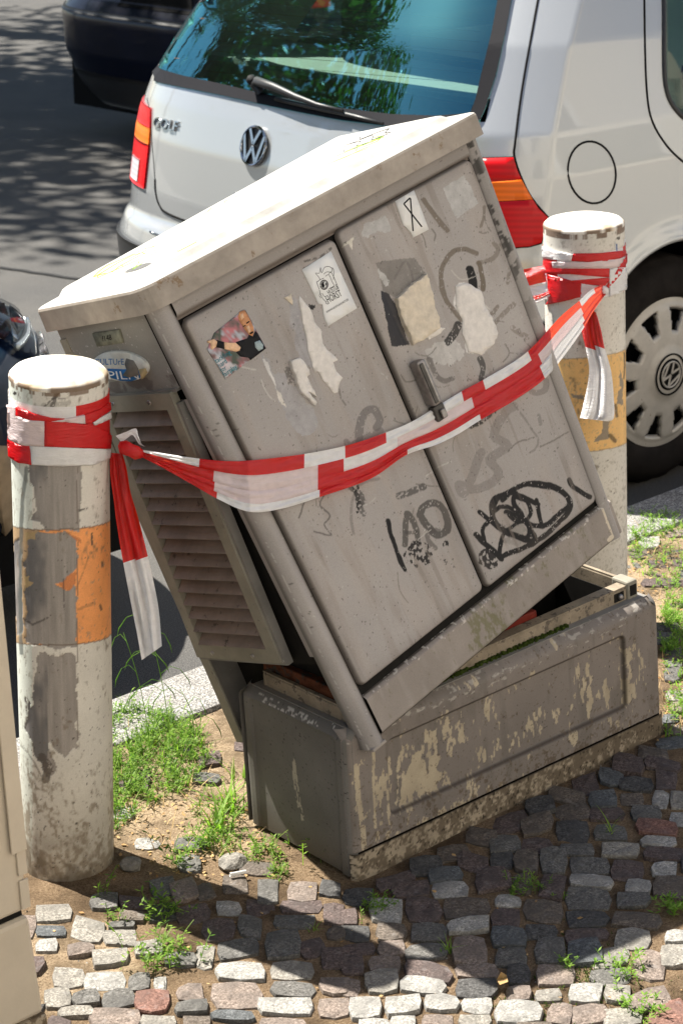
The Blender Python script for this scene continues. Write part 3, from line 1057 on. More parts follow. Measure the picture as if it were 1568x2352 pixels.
box('rim_slot', PL_W - .098, PL_W - .070, .0325, .0345, PL_H + .004, PL_H + .020, M['black'], plinth, fn=PF)
bmx = bmesh.new()
bmesh.ops.create_uvsphere(bmx, u_segments=10, v_segments=6, radius=.006)
bm_obj('rim_bolt', bmx, M['metal'], plinth, True, fn=lambda x, y, z: PF(PL_W - .082 + x, .031 + y, PL_H + .012 + z))
bm = bmesh.new()
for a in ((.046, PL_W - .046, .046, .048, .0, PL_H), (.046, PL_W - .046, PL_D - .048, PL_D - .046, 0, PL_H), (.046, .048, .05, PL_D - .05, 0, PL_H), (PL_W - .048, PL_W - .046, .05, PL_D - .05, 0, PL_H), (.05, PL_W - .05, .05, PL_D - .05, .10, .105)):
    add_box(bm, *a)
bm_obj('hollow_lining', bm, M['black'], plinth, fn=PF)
box('red_duct', .42, .558, .060, .075, .16, PL_H + .040, M['red_plastic'], plinth, .003, fn=PF)
box('rusty_bar', .045, .075, .05, PL_D - .02, PL_H + .018, PL_H + .045, M['rust'], plinth, .002, fn=PF)

# ================================================================== cabinet
CD = (0.7401, 0.3380, 0.8082)
KC = {(0, 0, 0): (0.0313, -0.0187, 0.2488), (1, 0, 0): (0.7269, 0.014, 0.4358), (0, 1, 0): (0.0312, 0.3229, 0.1536), (0, 0, 1): (-0.1922, 0.2332, 0.9968),
      (1, 0, 1): (0.5442, 0.2246, 1.1792), (0, 1, 1): (-0.1555, 0.5413, 0.9051), (1, 1, 0): (0.7443, 0.3375, 0.3379), (1, 1, 1): (0.5629, 0.5527, 1.0933)}
CF_ = tri_fn(KC, CD)
CW, CDp, CH = CD
cab = empty('electrical_cabinet', KC[(0, 0, 0)], 'large grey cabinet broken off its plinth and leaning, doors covered in graffiti and torn stickers', 'cabinet')


def plane_bvh(fn, a0, a1, b0, b1, n=12):
    A, B = np.meshgrid(np.linspace(a0, a1, n), np.linspace(b0, b1, n), indexing='ij')
    return bvh_of(fn(A.ravel(), B.ravel()), grid_faces(n, n))


bv_front = plane_bvh(lambda A, B: CF_(A, -.005 + 0 * A, B), -.3, 1.1, -.2, 1.1)
bv_side = plane_bvh(lambda A, B: CF_(0 * A, A, B), -.3, .8, -.2, 1.1)
bv_lid = plane_bvh(lambda A, B: CF_(A, B, CH + .061 + 0 * A), -.3, 1.1, -.2, .6)

# --- painted marks on the doors, given in survey coordinates
Z5 = lambda p: (430.6 + p[0] * .2563, 545.4 + p[1] * .2563)
Z4 = lambda p: (784 + p[0] / 2, 574 + p[1] / 2)
Z6 = lambda p: (784 + p[0] / 2, 1148 + p[1] / 2)
Z2 = lambda p: (784 + p[0] / 2, p[1] / 2)
Z3 = lambda p: (p[0] / 2, 574 + p[1] / 2)
smears = [  # polygon, colour, alpha, edge noise
    ([Z5(p) for p in [(900, 520), (1000, 540), (1030, 700), (1070, 900), (1140, 1190), (1060, 1150), (1000, 1050), (950, 900), (930, 700)]], (0.36, 0.35, 0.36), .8, 8),
    ([Z5(p) for p in [(650, 1030), (700, 1050), (790, 1230), (900, 1250), (990, 1350), (1110, 1500), (1160, 1640), (1120, 1760), (1000, 1800), (900, 1640), (830, 1480), (760, 1300), (700, 1180)]], (0.37, 0.36, 0.37), .8, 9),
    ([Z5(p) for p in [(680, 1080), (720, 1120), (780, 1280), (790, 1360), (740, 1240), (690, 1150)]], (0.66, 0.64, 0.62), .9, 4),
    ([Z5(p) for p in [(790, 1350), (830, 1390), (880, 1530), (840, 1490), (800, 1420)]], (0.66, 0.62, 0.56), .9, 4),
    ([Z4(p) for p in [(160, 60), (335, 35), (385, 110), (245, 215), (190, 190)]], (0.20, 0.185, 0.17), .8, 3),
    ([Z4(p) for p in [(165, 80), (225, 140), (205, 180), (180, 130)]], (0.55, 0.54, 0.52), .8, 6),
    ([Z4(p) for p in [(180, 190), (215, 200), (260, 260), (310, 440), (230, 442)]], (0.02, 0.022, 0.03), .95, 3),
    ([Z4(p) for p in [(520, 160), (575, 150), (640, 185), (660, 250), (690, 310), (718, 380), (700, 430), (640, 485), (575, 470), (550, 340), (520, 260)]], (0.63, 0.61, 0.59), .95, 5),
    ([Z4(p) for p in [(385, 465), (430, 430), (500, 400), (560, 430), (565, 490), (480, 535), (420, 520)]], (0.53, 0.51, 0.49), .85, 10),
    ([Z2(p) for p in [(88, 1040), (200, 995), (225, 1050), (200, 1080), (170, 1060), (130, 1090), (95, 1085)]], (0.50, 0.49, 0.48), .9, 7),
    ([Z2(p) for p in [(0, 1130), (60, 1080), (45, 1110), (50, 1150), (30, 1120), (0, 1140)]], (0.66, 0.62, 0.54), .95, 3),
    ([Z2(p) for p in [(465, 865), (560, 803), (600, 870), (628, 940), (590, 955), (535, 1003), (520, 990), (495, 930)]], (0.47, 0.46, 0.45), .9, 3),
    ([Z6(p) for p in [(760, 150), (800, 90), (850, 130), (830, 180)]], (0.25, 0.235, 0.215), .7, 6),
    ([Z6(p) for p in [(735, 190), (780, 165), (850, 190), (800, 215), (770, 210)]], (0.27, 0.25, 0.23), .7, 6),
]
BR = (0.155, 0.125, 0.095); BK = (0.015, 0.014, 0.015); GR = (0.17, 0.155, 0.145)
strokes = [  # points, half width px, colour, alpha, dropout
    ([Z4(p) for p in [(620, 15), (560, -5), (500, 20), (462, 80), (455, 140), (475, 220), (510, 270), (550, 320)]], 5, BR, .75, .2),
    ([Z4(p) for p in [(588, 88), (600, 130), (610, 180)]], 7, BK, .95, .15),
    ([Z4(p) for p in [(632, 60), (645, 120), (650, 180)]], 4.5, BR, .85, .3),
    ([Z4(p) for p in [(628, 60), (690, 40), (720, 0), (700, -30)]], 4.5, BR, .5, .3),
    ([Z4(p) for p in [(490, 420), (520, 380), (535, 345)]], 7, BK, .8, .35),
    ([Z4(p) for p in [(700, 335), (750, 290), (790, 250)]], 5, BR, .5, .45),
    ([Z4(p) for p in [(690, 290), (715, 260)]], 4, BR, .6, .4),
    ([Z4(p) for p in [(785, 360), (820, 385), (850, 400)]], 6, BR, .45, .5),
    ([Z4(p) for p in [(400, 500), (430, 570), (470, 600), (510, 590)]], 5, GR, .8, .3),
    ([Z4(p) for p in [(635, 500), (650, 540), (640, 590)]], 5, BK, .7, .3),
    ([Z2(p) for p in [(378, 918), (410, 970), (450, 1020), (485, 1060)]], 5, BR, .75, .15),
    ([Z2(p) for p in [(655, 950), (650, 1000), (640, 1040)]], 3, BR, .6, .2),
    ([Z4(p) for p in [(80, 880), (85, 800), (110, 745), (150, 735), (175, 780), (160, 815)]], 8, (0.11, 0.10, 0.10), .55, .25),
    ([Z4(p) for p in [(20, 880), (40, 900), (70, 880), (180, 830)]], 6, (0.11, 0.10, 0.10), .45, .25),
    ([Z4(p) for p in [(640, 930), (620, 980), (590, 1060), (560, 1120), (540, 1080), (600, 1100), (690, 1070), (720, 1020), (680, 960), (760, 900), (700, 850), (740, 760), (790, 720)]], 9, (0.20, 0.18, 0.17), .5, .2),
    ([Z4(p) for p in [(870, 650), (900, 655), (935, 640), (940, 600)]], 6, (0.20, 0.18, 0.17), .6, .2),
    ([Z4(p) for p in [(590, 810), (640, 790), (700, 745)]], 4, BK, .8, .55),
    ([Z4(p) for p in [(905, 760), (912, 800)]], 4, (0.2, 0.19, 0.18), .6, .2),
    # upper-left of lower door: faint outlines
    ([(688, 1190), (700, 1150), (720, 1120), (745, 1130), (735, 1160), (758, 1185), (745, 1205), (760, 1228), (720, 1222)], 1.6, (0.10, 0.09, 0.085), .7, .2),
    ([(812, 1225), (806, 1180), (815, 1130), (840, 1105), (870, 1100)], 3, (0.22, 0.20, 0.19), .6, .2),
    ([Z4(p) for p in [(40, 1060), (60, 1090)]], 10, BK, .6, .6),
    ([Z4(p) for p in [(75, 1110), (90, 1160)]], 8, BK, .6, .6),
    ([Z4(p) for p in [(265, 1130), (320, 1110), (375, 1090)]], 6, BK, .6, .5),
    # LAR
    ([Z6(p) for p in [(212, 95), (225, 150), (245, 210), (270, 280), (290, 320)]], 4, BK, .95, .12),
    ([Z6(p) for p in [(292, 205), (295, 130), (300, 65), (325, 90), (345, 140), (352, 200)]], 6, (0.07, 0.065, 0.06), .75, .3),
    ([Z6(p) for p in [(300, 150), (345, 150)]], 4, (0.07, 0.065, 0.06), .6, .3),
    ([Z6(p) for p in [(365, 55), (380, 25), (430, 15), (470, 50), (488, 100), (480, 145), (440, 165), (400, 130), (360, 70)]], 7, (0.06, 0.055, 0.05), .75, .25),
    ([Z6(p) for p in [(445, 140), (395, 150), (400, 190), (430, 220)]], 5, (0.09, 0.08, 0.075), .6, .35),
    # big tag
    ([Z6(p) for p in [(632, 55), (700, 110), (745, 145), (800, 170), (850, 188), (882, 180), (880, 160), (850, 110), (800, 70), (755, 55)]], 4.2, BK, .97, .12),
    ([Z6(p) for p in [(780, -40), (720, -10), (695, 40), (700, 90), (730, 130), (790, 160), (850, 175), (862, 140), (850, 100), (800, 70)]], 4.6, BK, .97, .12),
    ([Z6(p) for p in [(800, -30), (720, -20), (685, 20), (690, 80), (650, 130), (655, 190)]], 3.6, BK, .97, .15),
    ([Z6(p) for p in [(725, 268), (728, 215), (750, 150), (800, 110), (840, 90), (800, 50), (740, 30), (700, 50)]], 3.8, BK, .97, .12),
    ([Z6(p) for p in [(728, 262), (800, 235), (870, 205), (950, 150), (1000, 100), (1048, 40), (1040, -10), (990, -55), (920, -75), (840, -70), (780, -40), (740, 0)]], 4.6, BK, .97, .22),
    ([Z6(p) for p in [(860, -70), (950, -60), (1020, -30), (1045, 20), (1000, 60), (950, 110), (900, 120), (850, 105), (820, 60), (790, 20), (800, -20), (860, 0), (900, 20)]], 4.4, BK, .97, .18),
    ([Z6(p) for p in [(895, 0), (905, 60), (918, 110)]], 3.6, BK, .97, .1),
    ([Z6(p) for p in [(760, 55), (790, 90), (840, 100), (870, 60), (850, 10), (800, -10)]], 3.6, BK, .97, .1),
    ([Z6(p) for p in [(615, 158), (650, 195), (700, 235), (732, 270)]], 5, BK, .97, .15),
    ([Z4(p) for p in [(1046, 1058), (1060, 1085), (1100, 1115), (1138, 1135)]], 4.5, BK, .97, .15),
]
_rs = np.random.RandomState(31)
for _k in range(46):
    _u, _v = (_rs.uniform(480, 1000), _rs.uniform(760, 1500)) if _k % 2 else (_rs.uniform(850, 1330), _rs.uniform(480, 1250))
    _a = _rs.uniform(0, 3.14); _l = _rs.uniform(8, 46)
    _c = _rs.uniform(-.6, .6)
    _lt = _k % 5 == 0
    strokes.append(([(_u, _v), (_u + _l * math.cos(_a), _v + _l * math.sin(_a)), (_u + 1.8 * _l * math.cos(_a + _c), _v + 1.8 * _l * math.sin(_a + _c))], _rs.uniform(.7, 1.6), (0.6, 0.57, 0.53) if _lt else (0.13, 0.115, 0.10), .6, .35))
strokes += [([(905, 620 + 20), (930, 600), (948, 640), (940, 690)], 2.2, GR, .6, .3), ([(1150, 560), (1170, 600), (1165, 650)], 3.5, BR, .5, .4), ([(1180, 930), (1235, 1010), (1215, 1040)], 2, GR, .5, .3),
            ([(700, 600), (735, 590), (760, 570)], 2, BK, .6, .5), ([(735, 600), (742, 625)], 2, BK, .6, .5), ([(660, 850), (672, 880)], 6, BK, .5, .6), ([(812, 1110), (822, 1150), (835, 1180)], 5, BK, .55, .6)]
blobs = [(Z6((350, 250)), 30, 30, .5), (Z6((672, 268)), 22, 24, .75), (Z6((478, 203)), 8, 12, .45), (Z6((85, 40)), 9, 20, .4), (Z3((1430, 265)), 8, 14, .4), (Z6((475, 285)), 5, 8, .35)]


def door_col(X, Z, px, seed, edge):
    U, W_ = px[:, 0], px[:, 1]
    c = np.array([0.385, 0.357, 0.340]) * (0.86 + .28 * fbm(X * 6, Z * 6, seed))[:, None]
    c = mix(c, .35 * sstep(.45, .75, fbm(X * 30, Z * 7, seed + 5)), (0.42, 0.365, 0.325))
    c = mix(c, .30 * sstep(.55, .8, fbm(X * 38, Z * 6, seed + 15)), (0.25, 0.205, 0.165))
    nx_ = fbm(X * 60, Z * 60, seed + 1) - .5; nz_ = fbm(X * 60, Z * 60, seed + 2) - .5
    fine = fbm(X * 260, Z * 260, seed + 3)
    for poly, col, a, e in smears:
        m = in_poly(U + nx_ * e * 3, W_ + nz_ * e * 3, poly)
        if m.any():
            tex = .75 + .5 * fbm(X * 90, Z * 90, seed + 4)
            c = np.where(m[:, None], c * (1 - a) + np.array(col) * a * tex[:, None], c)
    for pts, hw, col, a, drop in strokes:
        P = smooth_line(pts, 4)
        xs = [p[0] for p in P]; ys = [p[1] for p in P]
        sel = (U > min(xs) - 20) & (U < max(xs) + 20) & (W_ > min(ys) - 20) & (W_ < max(ys) + 20)
        if not sel.any(): continue
        d = np.full(len(U), 99.0)
        d[sel] = seg_dist(U[sel] + nx_[sel] * 5, W_[sel] + nz_[sel] * 5, P)
        hb = hw * (1.3 if col is BK else 1.15)
        m = sstep(hb + .8, hb - .8, d) * min(1, a * 1.1) * (fine > .18 + drop * .38)
        c = mix(c, m, col)
    for (cx, cy), rx, ry, dens in blobs:
        q = ((U - cx) / rx) ** 2 + ((W_ - cy) / ry) ** 2
        m = (q + nx_ * 1.5 < 1) * (fbm(X * 180, Z * 180, seed + 8) < .30 + dens * .35)
        c = mix(c, m * .95, BK)
    # scattered scuffs, specks
    c = mix(c, .8 * sstep(.775, .80, fbm(X * 260, Z * 260, seed + 9)), (0.08, 0.07, 0.065))
    c = mix(c, .7 * sstep(.83, .85, fbm(X * 170, Z * 170, seed + 10)), (0.55, 0.53, 0.5))
    c = mix(c, .45 * sstep(.58, .70, fbm(X * 70, Z * 5, seed + 21)) * sstep(.3, .7, fbm(X * 8, Z * 8, seed + 22)), (0.22, 0.185, 0.16))
    c = mix(c, .9 * np.exp(-(edge / .0040) ** 2), (0.05, 0.042, 0.036))  # gap shade painted along the door edge, narrow band then wide
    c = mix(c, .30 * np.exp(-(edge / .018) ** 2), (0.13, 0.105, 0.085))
    return c


def door(x0, x1, z0, z1, seed, nx, nz):
    X, Z = np.meshgrid(np.linspace(x0, x1, nx), np.linspace(z0, z1, nz), indexing='ij')
    X = X.ravel(); Z = Z.ravel()
    d = rr_sdf(X, Z, x0, x1, z0, z1, .014)
    # pull the corner vertices onto the rounded outline
    cx, cz = (x0 + x1) / 2, (z0 + z1) / 2
    k = np.maximum(d, 0)
    X2 = X - np.sign(X - cx) * k * .72; Z2_ = Z - np.sign(Z - cz) * k * .72
    y = -0.005 + 0.009 * np.clip(1 + (np.minimum(d, 0)) / .006, 0, 1) ** 2
    P = CF_(X2, y, Z2_)
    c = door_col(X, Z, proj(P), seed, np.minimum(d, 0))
    return mesh('door', P, grid_faces(nx, nz), M['paint_v'], cab, True, cols=c)


d1 = door(.0365, .3715, .0945, .7745, 101, 260, 460)
tag(d1, 'left door with a football sticker and torn white paper')
d2 = door(.3765, .7065, .0915, .7815, 202, 260, 460)
tag(d2, 'right door with a latch and black scrawled graffiti')


def frame_col(X, Z, px):
    c = np.array([0.340, 0.315, 0.298]) * (0.82 + .36 * fbm(X * 9, Z * 9, 301))[:, None]
    c = mix(c, .8 * sstep(.80, .83, fbm(X * 240, Z * 240, 302)), (0.10, 0.09, 0.08))
    c = mix(c, .8 * sstep(.84, .87, fbm(X * 190, Z * 190, 303)), (0.52, 0.5, 0.46))
    return c


def pillar(x0, x1, z0, z1, out, seed, dirt=0.0):
    """rounded corner profile running up the front edge"""
    na, nb = 22, 320
    T, Z = np.meshgrid(np.linspace(0, 1, na), np.linspace(z0, z1, nb), indexing='ij')
    T = T.ravel(); Z = Z.ravel()
    w_ = x1 - x0
    # profile: door-side lip, rounded nose, then back along the side wall
    a = np.clip(T / .75, 0, 1)
    xs = x1 - w_ * np.sin(a * math.pi / 2) ** .9 if out < 0 else x0 + w_ * np.sin(a * math.pi / 2) ** .9
    ys = .004 - .012 * np.sin(np.clip(a * 2.2, 0, 1) * math.pi / 2) + .020 * (1 - np.cos(a * math.pi / 2)) + .016 * np.clip((T - .75) / .25, 0, 1)
    P = CF_(xs, ys, Z)
    c = frame_col(xs * 1.0 + ys, Z, None)
    g = fbm(ys * 60, Z * 14, seed)
    if out > 0:
        c = mix(c, .9 * (fbm(Z * 60 + 9, (xs + ys) * 110, seed + 3) > .52) * np.exp(-((T - .12) / .16) ** 2) * sstep(.40, .62, Z), (0.03, 0.028, 0.025))
    else:
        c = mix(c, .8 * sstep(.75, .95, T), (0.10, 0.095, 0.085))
        c = mix(c, .8 * (np.abs(T - .62) < .03) * (fbm(Z * 120, T * 9, 9) > .52), (0.55, 0.53, 0.49))
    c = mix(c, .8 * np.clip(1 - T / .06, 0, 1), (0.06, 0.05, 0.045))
    return mesh('front_pillar', P, grid_faces(na, nb), M['paint_v'], cab, True, cols=c)


pillar(0.0, .0355, -.006, CH, -1, 310)
pillar(.7085, .7401, .004, CH, 1, 320)
box('pillar_foot', .001, .035, -.004, .034, -.010, -.004, M['housing'], cab, .002, fn=CF_)
side_grid('top_rail', lambda A, B: CF_(A, -.002 + 0 * A + .008 * np.clip((.790 - B) / .010, 0, 1) ** 2, B), .0355, .7085, .7765, CH, 200, 20, lambda A, B, px: mix(frame_col(A, B, px), .75 * sstep(.790, .780, B) + .25, (0.16, 0.13, 0.11)), M['paint_v'], cab)


def kick_col(A, B, px):
    U, W_ = px[:, 0], px[:, 1]
    c = np.array([0.285, 0.250, 0.222]) * (0.8 + .4 * fbm(A * 12, B * 12, 330))[:, None]
    c = mix(c, .35 * sstep(.5, .75, fbm(A * 50, B * 12, 331)), (0.40, 0.36, 0.33))
    wgt = np.zeros(len(A))
    for cx, cy, rx, ry, s in [(1130, 1435, 60, 55, .22), (1330, 1215, 80, 40, .15), (1165, 1335, 20, 25, .22), (1100, 1480, 30, 20, .2), (1225, 1320, 40, 30, .08)]:
        wgt = np.maximum(wgt, s * np.exp(-((U - cx) / rx) ** 2 - ((W_ - cy) / ry) ** 2))
    c = mix(c, .60 * sstep(.62, .82, .6 * fbm(A * 90, B * 50, 332) + .4 * fbm(A * 320, B * 200, 335) + 1.15 * wgt), (0.125, 0.125, 0.035))
    c = mix(c, .85 * (B > .0765), (0.05, 0.04, 0.035))
    c = mix(c, .8 * (B > .068) * (fbm(A * 120, B * 200, 333) > .66), (0.62, 0.58, 0.52))
    c = mix(c, .4 * sstep(.014, .002, B), (0.14, 0.12, 0.10))
    m = (seg_dist(U, W_, [(1383, 1165), (1395, 1200), (1405, 1222)]) < 4) + (seg_dist(U, W_, [(1398, 1240), (1412, 1225)]) < 5)
    c = mix(c, (m > 0) * (fbm(A * 150, B * 150, 334) > .38), (0.6, 0.53, 0.42))
    return c


side_grid('kick_panel', lambda A, B: CF_(A, -.001 + 0 * A + .010 * np.clip((B - .070) / .009, 0, 1) ** 2 + .012 * np.clip((.010 - B) / .008, 0, 1) ** 2, B), .0375, .7401, .0025, .079, 420, 60, kick_col, M['paint_v'], cab)
# carcass
bm = bmesh.new()
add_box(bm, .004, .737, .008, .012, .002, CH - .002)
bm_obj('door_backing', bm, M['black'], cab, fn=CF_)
box('right_wall', .734, .7401, .02, CDp, .0, CH, M['housing_dark'], cab, fn=CF_)
box('rear_wall', .004, .733, CDp - .006, CDp, .0, CH, M['housing_dark'], cab, fn=CF_)
box('dark_gap_sheet', .060, .064, .014, CDp - .008, .004, CH - .002, M['black'], cab, fn=CF_)  # black sheet added so the side opening stays dark
box('rear_edge_strip', -.002, .003, .318, CDp + .002, -.010, CH - .02, M['louvre_frame'], cab, .001, fn=CF_)


def upper_col(A, B, px):
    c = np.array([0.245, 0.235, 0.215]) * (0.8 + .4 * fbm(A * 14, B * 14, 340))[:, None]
    c = mix(c, .85 * sstep(.79, .83, fbm(A * 220, B * 220, 341) + .12 * np.exp(-((A - .30) / .03) ** 2 - ((B - .73) / .04) ** 2)), (0.6, 0.58, 0.55))
    c = mix(c, .6 * (B < .70) * sstep(.42, .55, fbm(A * 40, B * 40, 342)), (0.10, 0.075, 0.07))
    c = mix(c, .5 * sstep(.79, .806, B), (0.10, 0.09, 0.08))
    return c


side_grid('side_wall_top', lambda A, B: CF_(0 * A + .001, A, B), .034, CDp, .676, CH, 180, 90, upper_col, M['paint_v'], cab)
box('wall_ledge', -.004, .008, .040, CDp, .672, .677, M['housing_dark'], cab, fn=CF_)
# louvre panel, hanging slightly askew in the side opening
Lc = dict(TR=(.0528, .6732), TL=(.2900, .6811), BL=(.3333, .1718), BR=(.1069, .1669))


def LV(s, t, x=0.0):
    """s: 0 front .. 1 back, t: 0 bottom .. 1 top"""
    yb = Lc['BR'][0] + (Lc['BL'][0] - Lc['BR'][0]) * s; zb = Lc['BR'][1] + (Lc['BL'][1] - Lc['BR'][1]) * s
    yt = Lc['TR'][0] + (Lc['TL'][0] - Lc['TR'][0]) * s; zt = Lc['TR'][1] + (Lc['TL'][1] - Lc['TR'][1]) * s
    return CF_(x, yb + (yt - yb) * t, zb + (zt - zb) * t)


lv_fn = lambda s, x, t: LV(s, t, x)
fr = bmesh.new()
add_box(fr, .0, .115, -.010, .004, -.0, 1.0)
add_box(fr, .90, 1.0, -.010, .004, -.0, 1.0)
add_box(fr, .116, .899, -.010, .004, .0, .052)
add_box(fr, .116, .899, -.010, .004, .942, 1.0)
lf = bm_obj('louvre_panel', fr, M['louvre_frame'], cab, fn=lambda s, x, t: LV(s, t, x))
bm = bmesh.new()
add_box(bm, -.03, .02, -.006, .010, -.012, .96)
add_box(bm, -.03, 1.02, -.003, .010, -.016, -.002)
bm_obj('louvre_flange', bm, M['housing_dark'], lf, fn=lambda s, x, t: LV(s, t, x))
NS = 17
for k in range(NS):
    t0 = .054 + k * (.886 / NS); t1 = t0 + .886 / NS
    V = []
    for s in (.117, .898):
        V += [LV(s, t0 + .0, -.012), LV(s, t0 + .003, -.0135), LV(s, t1 + .004, .016), LV(s, t1 + .001, .0175)]
        V[-4:] = [np.array(q) for q in V[-4:]]
    F = [(0, 1, 5, 4), (1, 2, 6, 5), (2, 3, 7, 6), (3, 0, 4, 7), (0, 1, 2, 3), (4, 5, 6, 7)]
    mesh('slat', V, F, M['louvre'], lf)
V, F = [], []
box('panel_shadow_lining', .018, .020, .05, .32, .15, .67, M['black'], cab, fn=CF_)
for s, t in ((.30, .022), (.78, .022), (.30, .972), (.78, .972)):
    c_ = LV(s, t, -.010)
    nrm = np.array(LV(s, t, -.02)) - c_; nrm /= np.linalg.norm(nrm)
    tube('screw', [c_, c_ + nrm * .0022, c_ + nrm * .0026], [.0042, .0042, .0022], M['metal'], lf, 10)
# lid
lid = None


def lidmap(x, y, z):
    return CF_(x, y, z)


bm = bmesh.new()
x0, x1, y0, y1, z0, z1 = -.014, .748, -.016, .358, .809, .852
r = .036
pts = []
for (cx, cy, a0) in ((x1 - .012, y0 + .012, -90), (x1 - .012, y1 - .012, 0), (x0 + .012, y1 - .012, 90), (x0 + r, y0 + r, 180)):
    rr = r if (cx < .1 and cy < .1) else .012
    for q in range(7):
        an = math.radians(a0 + 90 * q / 6)
        pts.append((cx + rr * math.cos(an), cy + rr * math.sin(an)))
cxm, cym = (x0 + x1) / 2, (y0 + y1) / 2


def ring(s_off, z):
    out = []
    for p in pts:
        dx = p[0] - cxm; dy = p[1] - cym
        out.append(bm.verts.new((cxm + dx * (1 - s_off / (x1 - cxm)), cym + dy * (1 - s_off / (y1 - cym)), z)))
    return out


rings_ = [ring(.012, z0 + .003), ring(0.0, z0), ring(0.0005, z1 - .006), ring(.002, z1 - .002), ring(.006, z1), ring(.030, z1 + .0015), ring(.033, z1 + .004), ring(.041, z1 + .0125), ring(.046, z1 + .0145)]
for a, b in zip(rings_[:-1], rings_[1:]):
    for q in range(len(a)):
        f = bm.faces.new((a[q], a[(q + 1) % len(a)], b[(q + 1) % len(a)], b[q]))
        f.smooth = False
bm.faces.new(rings_[-1])
bm.faces.new(list(reversed(rings_[0])))
for f in bm.faces:
    f.material_index = 1 if f.calc_center_median().z > z1 - .001 else 0
lidm = mat('lid_side_grey', (0.36, 0.315, 0.27), 0.6, var=0.2, scale=22, bump=0.2, bscale=350, spots=(34, 0.63, (0.25, 0.18, 0.12)))
lid = bm_obj('lid', bm, [lidm, M['lid_top']], cab, fn=CF_)
# yellow-green scribble on the lid top
mg = mat('yellow_green_marker', (0.36, 0.62, 0.03), 0.5, var=0.2)
sv = []
for k in range(15):
    cx = rng.uniform(.08, .62); cy = rng.uniform(.07, .26)
    pts_ = []
    for q in range(9):
        an = q / 8 * 5.0 + k
        pts_.append(CF_(cx + .05 * math.cos(an) * rng.uniform(.6, 1.4), cy + .035 * math.sin(an * 1.3) * rng.uniform(.5, 1.3), z1 + .0148))
    sv.append(tube(None, pts_, .0012, None, seg=4))
V, F = merge(sv)
mesh('marker_scribble', V, F, mg, lid)
mk = []
for k in range(5):
    cx = .56 + .025 * k
    mk.append(tube(None, [CF_(cx + .02 * math.sin(q * 1.7 + k), .10 + .02 * q, z1 + .0152) for q in range(6)], .0009, None, seg=4))
V, F = merge(mk)
mesh('black_scribble', V, F, M['ink'], lid)
el = [CF_(.062 + .018 * math.cos(a), .095 + .034 * math.sin(a), z1 + .0148) for a in np.linspace(0, 2 * math.pi, 18)[:-1]]
el2 = [p + np.array([0, 0, .0006]) for p in el]
o = mesh('oval_sticker', el2 + el, [tuple(range(17))] + [(q, (q + 1) % 17, 17 + (q + 1) % 17, 17 + q) for q in range(17)], mat('dark_foil_sticker', (0.10, 0.095, 0.09), 0.4, var=.7, scale=300), lid)

# latch
han = box('latch', .4075, .428, -.030, -.006, .4350, .520, M['metal'], cab, .005, fn=CF_)
box('latch_cover', .4095, .418, -.0325, -.0302, .440, .515, M['dark_metal'], han, .001, fn=CF_)
box('latch_base', .4085, .434, -.022, -.006, .405, .4335, M['dark_metal'], cab, .003, fn=CF_)
o = box('latch_bolt', .417, .428, -.028, -.0222, .408, .424, M['metal'], cab, .002, fn=CF_)

# stickers
def px_front(p): return tuple(p)


def rel_noise(amp, sc, seed):
    return lambda u, v_: amp * float(fbm(np.array([u / sc]), np.array([v_ / sc]), seed)[0])


# referee-style photo sticker: a bald man in black pointing, teal words
NP = [(475, 803), (492, 765), (556, 713), (562, 711), (609, 798), (517, 871), (512, 860)]
st = decal('photo_sticker', [NP], bv_front, .0016, M['print_v'], cab, 6)
st['label'] = 'photo sticker of a bald man in black pointing, with teal words'
me = st.data
pp = proj(np.array([v_.co for v_ in me.vertices]) + np.array(st.location) + np.array(cab.location))
U, W_ = pp[:, 0], pp[:, 1]
c = np.array([0.20, 0.12, 0.12]) + np.zeros((len(U), 3))
b1 = fbm(U / 14, W_ / 14, 5); b2 = fbm(U / 12, W_ / 12, 6)
c = mix(c, sstep(.45, .65, b1), (0.50, 0.17, 0.19)); c = mix(c, sstep(.5, .68, b2), (0.42, 0.45, 0.5)); c = mix(c, sstep(.36, .3, b1), (0.07, 0.09, 0.07))
c = mix(c, .7 * in_poly(U, W_, [(500, 818), (545, 840), (512, 880), (495, 830)]), (0.62, 0.62, 0.64))
a = me.color_attributes.new('Col', 'FLOAT_COLOR', 'POINT')
cc = np.ones((len(U), 4), np.float32); cc[:, :3] = c
a.data.foreach_set('color', cc.ravel())
skin = mat('printed_skin', (0.50, 0.22, 0.09), 0.45, var=.3, scale=150)
skin2 = mat('printed_skin_light', (0.72, 0.45, 0.27), 0.45, var=.2, scale=150)
decal('printed_head', [[Z5(p) for p in [(505, 650), (530, 690), (560, 750), (585, 800), (590, 850), (575, 890), (545, 870), (510, 830), (480, 780), (455, 740), (448, 700), (465, 665)]]], bv_front, .0021, skin, st, 10)
decal('printed_highlight', [[Z5(p) for p in [(470, 690), (490, 680), (500, 720), (485, 740), (468, 720)]], [Z5(p) for p in [(520, 800), (545, 790), (560, 840), (545, 860)]]], bv_front, .0025, skin2, st, 10)
decal('printed_face', [[Z5(p) for p in [(490, 795), (512, 785), (514, 793), (493, 803)]], [Z5(p) for p in [(520, 765), (548, 748), (550, 756), (524, 776)]], [Z5(p) for p in [(548, 858), (580, 840), (582, 856), (556, 870)]]], bv_front, .0027, M['ink'], st, 10)
decal('printed_shirt', [[Z5(p) for p in [(425, 940), (480, 920), (530, 905), (545, 872), (580, 890), (600, 840), (615, 850), (697, 995), (560, 1100), (540, 1078), (470, 1070), (430, 1030), (460, 1010), (470, 985)]], [Z5(p) for p in [(258, 920), (322, 940), (325, 1000), (250, 985)]]], bv_front, .0023, M['ink'], st, 10)
